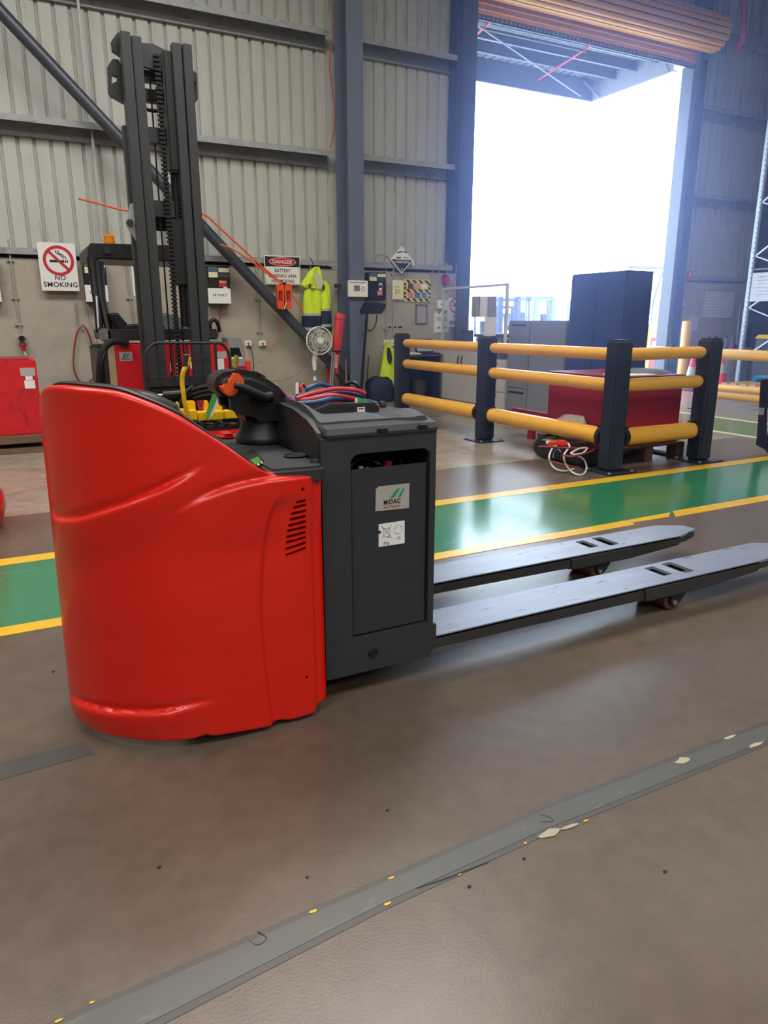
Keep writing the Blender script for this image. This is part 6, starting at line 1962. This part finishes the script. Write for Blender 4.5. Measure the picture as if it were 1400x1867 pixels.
for k, (u, h) in enumerate(((1292, 0.26), (1304, 0.26), (1322, 0.25), (1333, 0.24))):
    x = at_y(u, 625, 10.2)[0]
    t = thing('spray_bottle', ('leftmost spray bottle on the far bench', 'second spray bottle from the left on the far bench', 'third spray bottle from the left on the far bench', 'rightmost spray bottle on the far bench')[k], 'bottle', (x, 10.2, 0.70), 'spray bottles on the far bench')
    MB().lathe([(0.045, 0.701), (0.045, 0.83), (0.02, 0.90), (0.016, 0.92)], (x, 10.2, 0), 14).build('bottle_body', mat('bottle_body', '#9a9cac', 0.4), t)
    MB().box(x - 0.02, x + 0.035, 10.18, 10.22, 0.92, 0.955, 0.006).build('trigger_head', BLACK if k < 3 else PALEW, t)
for k, u in enumerate((1341, 1358)):
    x = at_y(u, 628, 9.9)[0]
    t = thing('shoe', ('left dark red shoe on the far bench', 'right dark red shoe on the far bench')[k], 'shoe', (x, 9.9, 0.70), 'shoes on the far bench')
    MB().box(x - 0.15, x + 0.15, 9.84, 9.95, 0.701, 0.722, 0.008).build('shoe_sole', PALEW, t)
    MB().prism([(x - 0.14, 0.722), (x + 0.14, 0.722), (x + 0.13, 0.745), (x + 0.02, 0.775), (x - 0.06, 0.80), (x - 0.13, 0.80)], 'Y', 9.85, 9.94, 0.012).build('shoe_upper', mat('shoe_red', '#7d3a48', 0.6), t)
for k, (u0, v0, u1, v1) in enumerate(((1358, 556, 1343, 626), (1362, 556, 1356, 626))):
    a, b_ = at_y(u0, v0, 10.3), at_y(u1, v1, 10.3)
    tag(MB().tube([(a[0], 10.42, a[1]), (b_[0], 10.3, 0.705)], 0.011, 8).build('broom_handle', STEEL), ('left thin handle leaning beside the storage rack', 'right thin handle leaning beside the storage rack')[k], 'handle', 'handles beside the rack')

# storage rack at the right edge
rk = thing('storage_rack', 'tall galvanised pallet rack upright with bracing at the right edge', 'rack', (13.2, 9.4, 0))
RKM = mat('rack_galvanised', '#aab4c8', 0.4, metal=0.2)
for x, y in ((12.86, 9.5), (12.86, 8.5), (14.1, 9.5), (14.1, 8.5)):
    up = MB().box(x - 0.01, x + 0.06, y - 0.04, y + 0.04, 0, 6.2, 0.006).build('rack_upright', RKM, rk, smooth=False)
    m = MB()
    z = 0.6
    while z < 5.6:
        m.box(x - 0.012, x - 0.0095, y - 0.03, y - 0.014, z, z + 0.03)
        z += 0.09
    s_ = m.build('upright_slots', CHARD, up, smooth=False)
    s_['kind'] = 'stuff'
for k in range(5):
    z = 0.55 + 0.95 * k
    MB().bar((12.90, 9.46, z), (12.90, 8.54, z + 0.62), 0.03, 0.03).build('rack_brace', RKM, rk, smooth=False)
    MB().bar((12.90, 8.54, z + 0.62), (12.90, 9.46, z + 0.95), 0.02, 0.02).build('rack_brace', RKM, rk, smooth=False)
for z in (1.35, 2.2, 3.6):
    for y in (8.5, 9.5):
        MB().box(12.92, 14.1, y - 0.025, y + 0.025, z - 0.11, z, 0.004).build('rack_beam', NAVY, rk, smooth=False)
MB().box(12.90, 14.1, 8.5, 9.5, 2.20, 2.22).build('rack_shelf', mat('rack_shelf', '#8a8d98', 0.5), rk, smooth=False)
rs = tag(MB().box(12.84, 12.855, 8.56, 9.43, 1.62, 2.14).build('rack_sign', mat('rack_board', '#b9bac4', 0.5), None, smooth=False), 'pale notice board fixed across the storage rack end', 'notice')
for k in range(6):
    MB().box(12.838, 12.84, 9.05, 9.30 + 0.02 * (k % 2), 2.06 - 0.065 * k, 2.07 - 0.065 * k).build('notice_line', INKG, rs, smooth=False)
tag(MB().prism([(12.95, 0.93), (13.9, 0.93), (13.9, 0.99), (13.05, 1.0)], 'Y', 8.4, 9.3, 0.006).build('yellow_lid', YELP), 'yellow lid on the stand at the right edge by the rack', 'lid')
cbn = thing('paper_stand', 'grey stand with a blue-headed sheet under the yellow lid', 'stand', (13.2, 8.8, 0))
MB().box(12.97, 13.85, 8.42, 9.28, 0.0, 0.925, 0.01).build('stand_body', CHAR, cbn)
m = MB()
m.box(12.962, 12.968, 8.55, 8.85, 0.5, 0.84)
m.build('stand_sheet', PALEW, cbn, smooth=False)
MB().box(12.959, 12.962, 8.58, 8.82, 0.76, 0.82).build('sheet_heading', BLUEP, cbn, smooth=False)

# dark pallet truck frame cut by the right edge
XE = 6.55
ed = thing('hand_stacker', 'dark steel stacker frame with a blue roller cut by the right edge', 'stacker', (6.7, 4.5, 0))
m = MB()
pts = [at_x(*p, XE) for p in ((1386, 692), (1400, 692), (1400, 744), (1391, 745), (1390, 790), (1400, 796), (1420, 800), (1420, 838), (1398, 822), (1377, 811), (1380, 790))]
m.prism(pts, 'X', XE, XE + 0.06, 0.004)
m.build('stacker_frame', BLACK, ed, smooth=False)
p = at_x(1379, 690, XE)
MB().cyl((XE - 0.06, p[0] - 0.02, p[1]), (XE + 0.08, p[0] - 0.05, p[1]), 0.032, n=18).build('blue_roller', BLUEP, ed)
MB().cyl((XE + 0.02, p[0] - 0.3, p[1] + 0.01), (XE + 0.02, p[0] - 0.03, p[1] + 0.005), 0.012, n=10).build('roller_arm', STEEL, ed)
a, b_ = at_x(1384, 743, XE), at_x(1392, 757, XE)
MB().box(XE - 0.003, XE, min(a[0], b_[0]), max(a[0], b_[0]), b_[1], a[1]).build('frame_label', GREYC, ed, smooth=False)
q = at_x(1400, 835, XE)
MB().cyl((XE - 0.03, q[0] - 0.03, 0.06), (XE + 0.03, q[0] - 0.03, 0.06), 0.06, n=20).build('stacker_wheel', BLACKM, ed)
MB().box(XE, XE + 0.4, q[0] - 0.6, q[0] - 0.02, 0.06, 0.14, 0.01).build('stacker_leg', BLACK, ed)

# ------------------------------------------------------------------ the bright yard outside, its washed-out look painted into pale colours
FKM = [PALE, PALEW, ROOFB]


def yard_fork(x, y, h, label, mt=PALE, scale=1.0):
    t = thing('forklift', label, 'forklift', (x, y, -0.02), 'forklifts parked in the yard')
    s = scale
    z0 = -0.02
    MB().box(x - 0.55 * s, x + 0.55 * s, y, y + 1.5 * s, z0 + 0.25, z0 + 1.05 * s, 0.05).build('truck_body', PALEW, t)
    for dx in (-0.4, 0.4):
        MB().box(x + (dx - 0.09) * s, x + (dx + 0.09) * s, y - 0.3, y - 0.12, z0 + 0.05, z0 + h, 0.01).build('mast_upright', mt, t, smooth=False)
    for f in (0.35, 0.97):
        MB().box(x - 0.4 * s, x + 0.4 * s, y - 0.27, y - 0.17, z0 + h * f - 0.08, z0 + h * f, 0.01).build('mast_crossbar', mt, t, smooth=False)
    for dx in (-0.5, 0.5):
        for dy in (0.1, 1.2):
            MB().tube([(x + dx * s, y + dy * s, z0 + 1.0 * s), (x + dx * s, y + (dy + 0.08) * s, z0 + 2.1 * s)], 0.04, 8).build('guard_pillar', mt, t)
    MB().box(x - 0.56 * s, x + 0.56 * s, y + 0.05, y + 1.4 * s, z0 + 2.08 * s, z0 + 2.16 * s, 0.02).build('overhead_guard', mt, t)
    MB().prism([(y + 0.9 * s, z0 + 1.05 * s), (y + 1.2 * s, z0 + 1.05 * s), (y + 1.25 * s, z0 + 1.6 * s), (y + 1.1 * s, z0 + 1.6 * s)], 'X', x - 0.25, x + 0.25, 0.03).build('seat', CHAR, t)
    MB().tube([(x + 0.16 * math.cos(2 * PI * k / 16), y + 0.5 * s + 0.08 * math.sin(2 * PI * k / 16), z0 + 1.3 * s + 0.14 * math.sin(2 * PI * k / 16)) for k in range(16)], 0.015, 6, 0, True).build('steering_wheel', BLACK, t)
    for dx in (-0.35, 0.35):
        MB().box(x + dx * s - 0.06, x + dx * s + 0.06, y - 1.2, y - 0.28, z0 + 0.08, z0 + 0.13).build('fork', mt, t, smooth=False)
        for yy, rr in ((y + 0.15, 0.32), (y + 1.3 * s, 0.26)):
            MB().cyl((x + dx * 1.55 * s - 0.09, yy, z0 + rr), (x + dx * 1.55 * s + 0.09, yy, z0 + rr), rr, n=18).build('wheel', CHAR, t)


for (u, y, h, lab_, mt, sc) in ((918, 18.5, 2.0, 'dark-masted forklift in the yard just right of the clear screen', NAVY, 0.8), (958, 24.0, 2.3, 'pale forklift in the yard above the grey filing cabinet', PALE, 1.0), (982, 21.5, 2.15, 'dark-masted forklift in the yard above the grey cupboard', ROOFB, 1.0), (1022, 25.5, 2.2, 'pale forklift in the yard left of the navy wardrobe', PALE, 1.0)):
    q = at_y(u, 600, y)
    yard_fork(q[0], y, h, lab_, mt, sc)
tw = thing('yard_tower', 'tall pale machine mast standing far out in the yard', 'mast', (0, 34, 0))
q = at_y(968, 560, 34)
tw.location.x = q[0]
zt_ = at_y(968, 510, 34)[1]
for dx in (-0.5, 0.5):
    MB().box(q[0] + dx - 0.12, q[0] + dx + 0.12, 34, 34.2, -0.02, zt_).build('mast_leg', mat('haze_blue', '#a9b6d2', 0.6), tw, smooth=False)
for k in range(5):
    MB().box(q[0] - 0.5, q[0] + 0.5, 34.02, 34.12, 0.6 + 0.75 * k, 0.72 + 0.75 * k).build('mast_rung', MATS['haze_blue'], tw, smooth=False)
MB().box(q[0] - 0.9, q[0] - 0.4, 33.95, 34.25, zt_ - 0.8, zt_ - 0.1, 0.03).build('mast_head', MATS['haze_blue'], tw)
# gas bottle cage and gate just outside the jamb
cg = thing('bottle_cage', 'wire cage of gas bottles outside behind the navy wardrobe', 'cage', (12.6, 13.0, 0))
q0, q1 = at_y(1186, 600, 13.0)[0], at_y(1212, 600, 13.0)[0]
for x in (q0, (q0 + q1) / 2, q1):
    MB().cyl((x, 13.0, -0.02), (x, 13.0, 1.75), 0.022, n=8).build('cage_post', PALE, cg)
for z in (0.4, 1.0, 1.72):
    MB().cyl((q0, 13.0, z), (q1, 13.0, z), 0.016, n=8).build('cage_rail', PALE, cg)
MB().tube([(q0, 13.0, 1.75), (q0 + 0.15, 12.95, 2.35), (q0 + 0.2, 12.95, 2.4)], 0.03, 8).build('cage_arm', PALE, cg)
MB().cyl((at_y(1144, 487, 12.2)[0], 12.2, at_y(1144, 487, 12.2)[1]), (at_y(1216, 489, 12.2)[0], 12.2, at_y(1216, 489, 12.2)[1]), 0.03, n=8).build('gate_bar', PALE, cg)
for k in range(3):
    x = q0 + 0.18 + 0.27 * k
    t = thing('gas_bottle', ('left gas bottle in the wire cage outside', 'middle gas bottle in the wire cage outside', 'right gas bottle in the wire cage outside')[k], 'bottle', (x, 13.3, -0.02), 'gas bottles in the cage')
    MB().lathe([(0.11, -0.02), (0.12, 0.02), (0.12, 1.05), (0.08, 1.16), (0.04, 1.2)], (x, 13.3, 0), 18).build('bottle_body', PALEW, t)
    MB().cyl((x, 13.3, 1.2), (x, 13.3, 1.28), 0.03, n=10).build('bottle_valve', STEEL, t)
yb_ = thing('bollard', 'orange-yellow bollard outside beyond the navy wardrobe', 'bollard', (11.3, 12.3, 0))
x = at_y(1178, 620, 12.3)[0]
yb_.location.x = x
MB().lathe([(0.10, -0.02), (0.10, 1.18), (0.06, 1.22)], (x, 12.3, 0), 20).build('bollard_tube', YEL, yb_)
x = at_y(1192, 620, 12.35)[0]
rx_ = thing('red_cabinet', 'small red cabinet outside beside the orange-yellow bollard', 'cabinet', (x, 12.4, 0))
MB().box(x - 0.1, x + 0.3, 12.35, 12.6, -0.02, 0.88, 0.01).build('cabinet_body', CONEO, rx_)
MB().box(x - 0.05, x + 0.08, 12.343, 12.35, 0.62, 0.80).build('cabinet_label', PAPER, rx_, smooth=False)

# ------------------------------------------------------------------ thin bluish haze added to imitate lens glare around the doorway
hz = bpy.data.materials.new('hall_haze')
hz.use_nodes = True
nt = hz.node_tree
nt.nodes.remove(nt.nodes['Principled BSDF'])
vs = nt.nodes.new('ShaderNodeVolumeScatter')
vs.inputs['Color'].default_value = (0.40, 0.50, 1.0, 1)
vs.inputs['Density'].default_value = 0.027
vs.inputs['Anisotropy'].default_value = 0.78
nt.links.new(vs.outputs[0], nt.nodes['Material Output'].inputs['Volume'])
h = MB().box(2.6, 12.2, 3.0, 10.25, 0.03, 6.3).build('haze', hz, smooth=False)
h['kind'] = 'stuff'
tag(h, 'thin bluish haze hanging in the hall towards the bright doorway', 'haze')
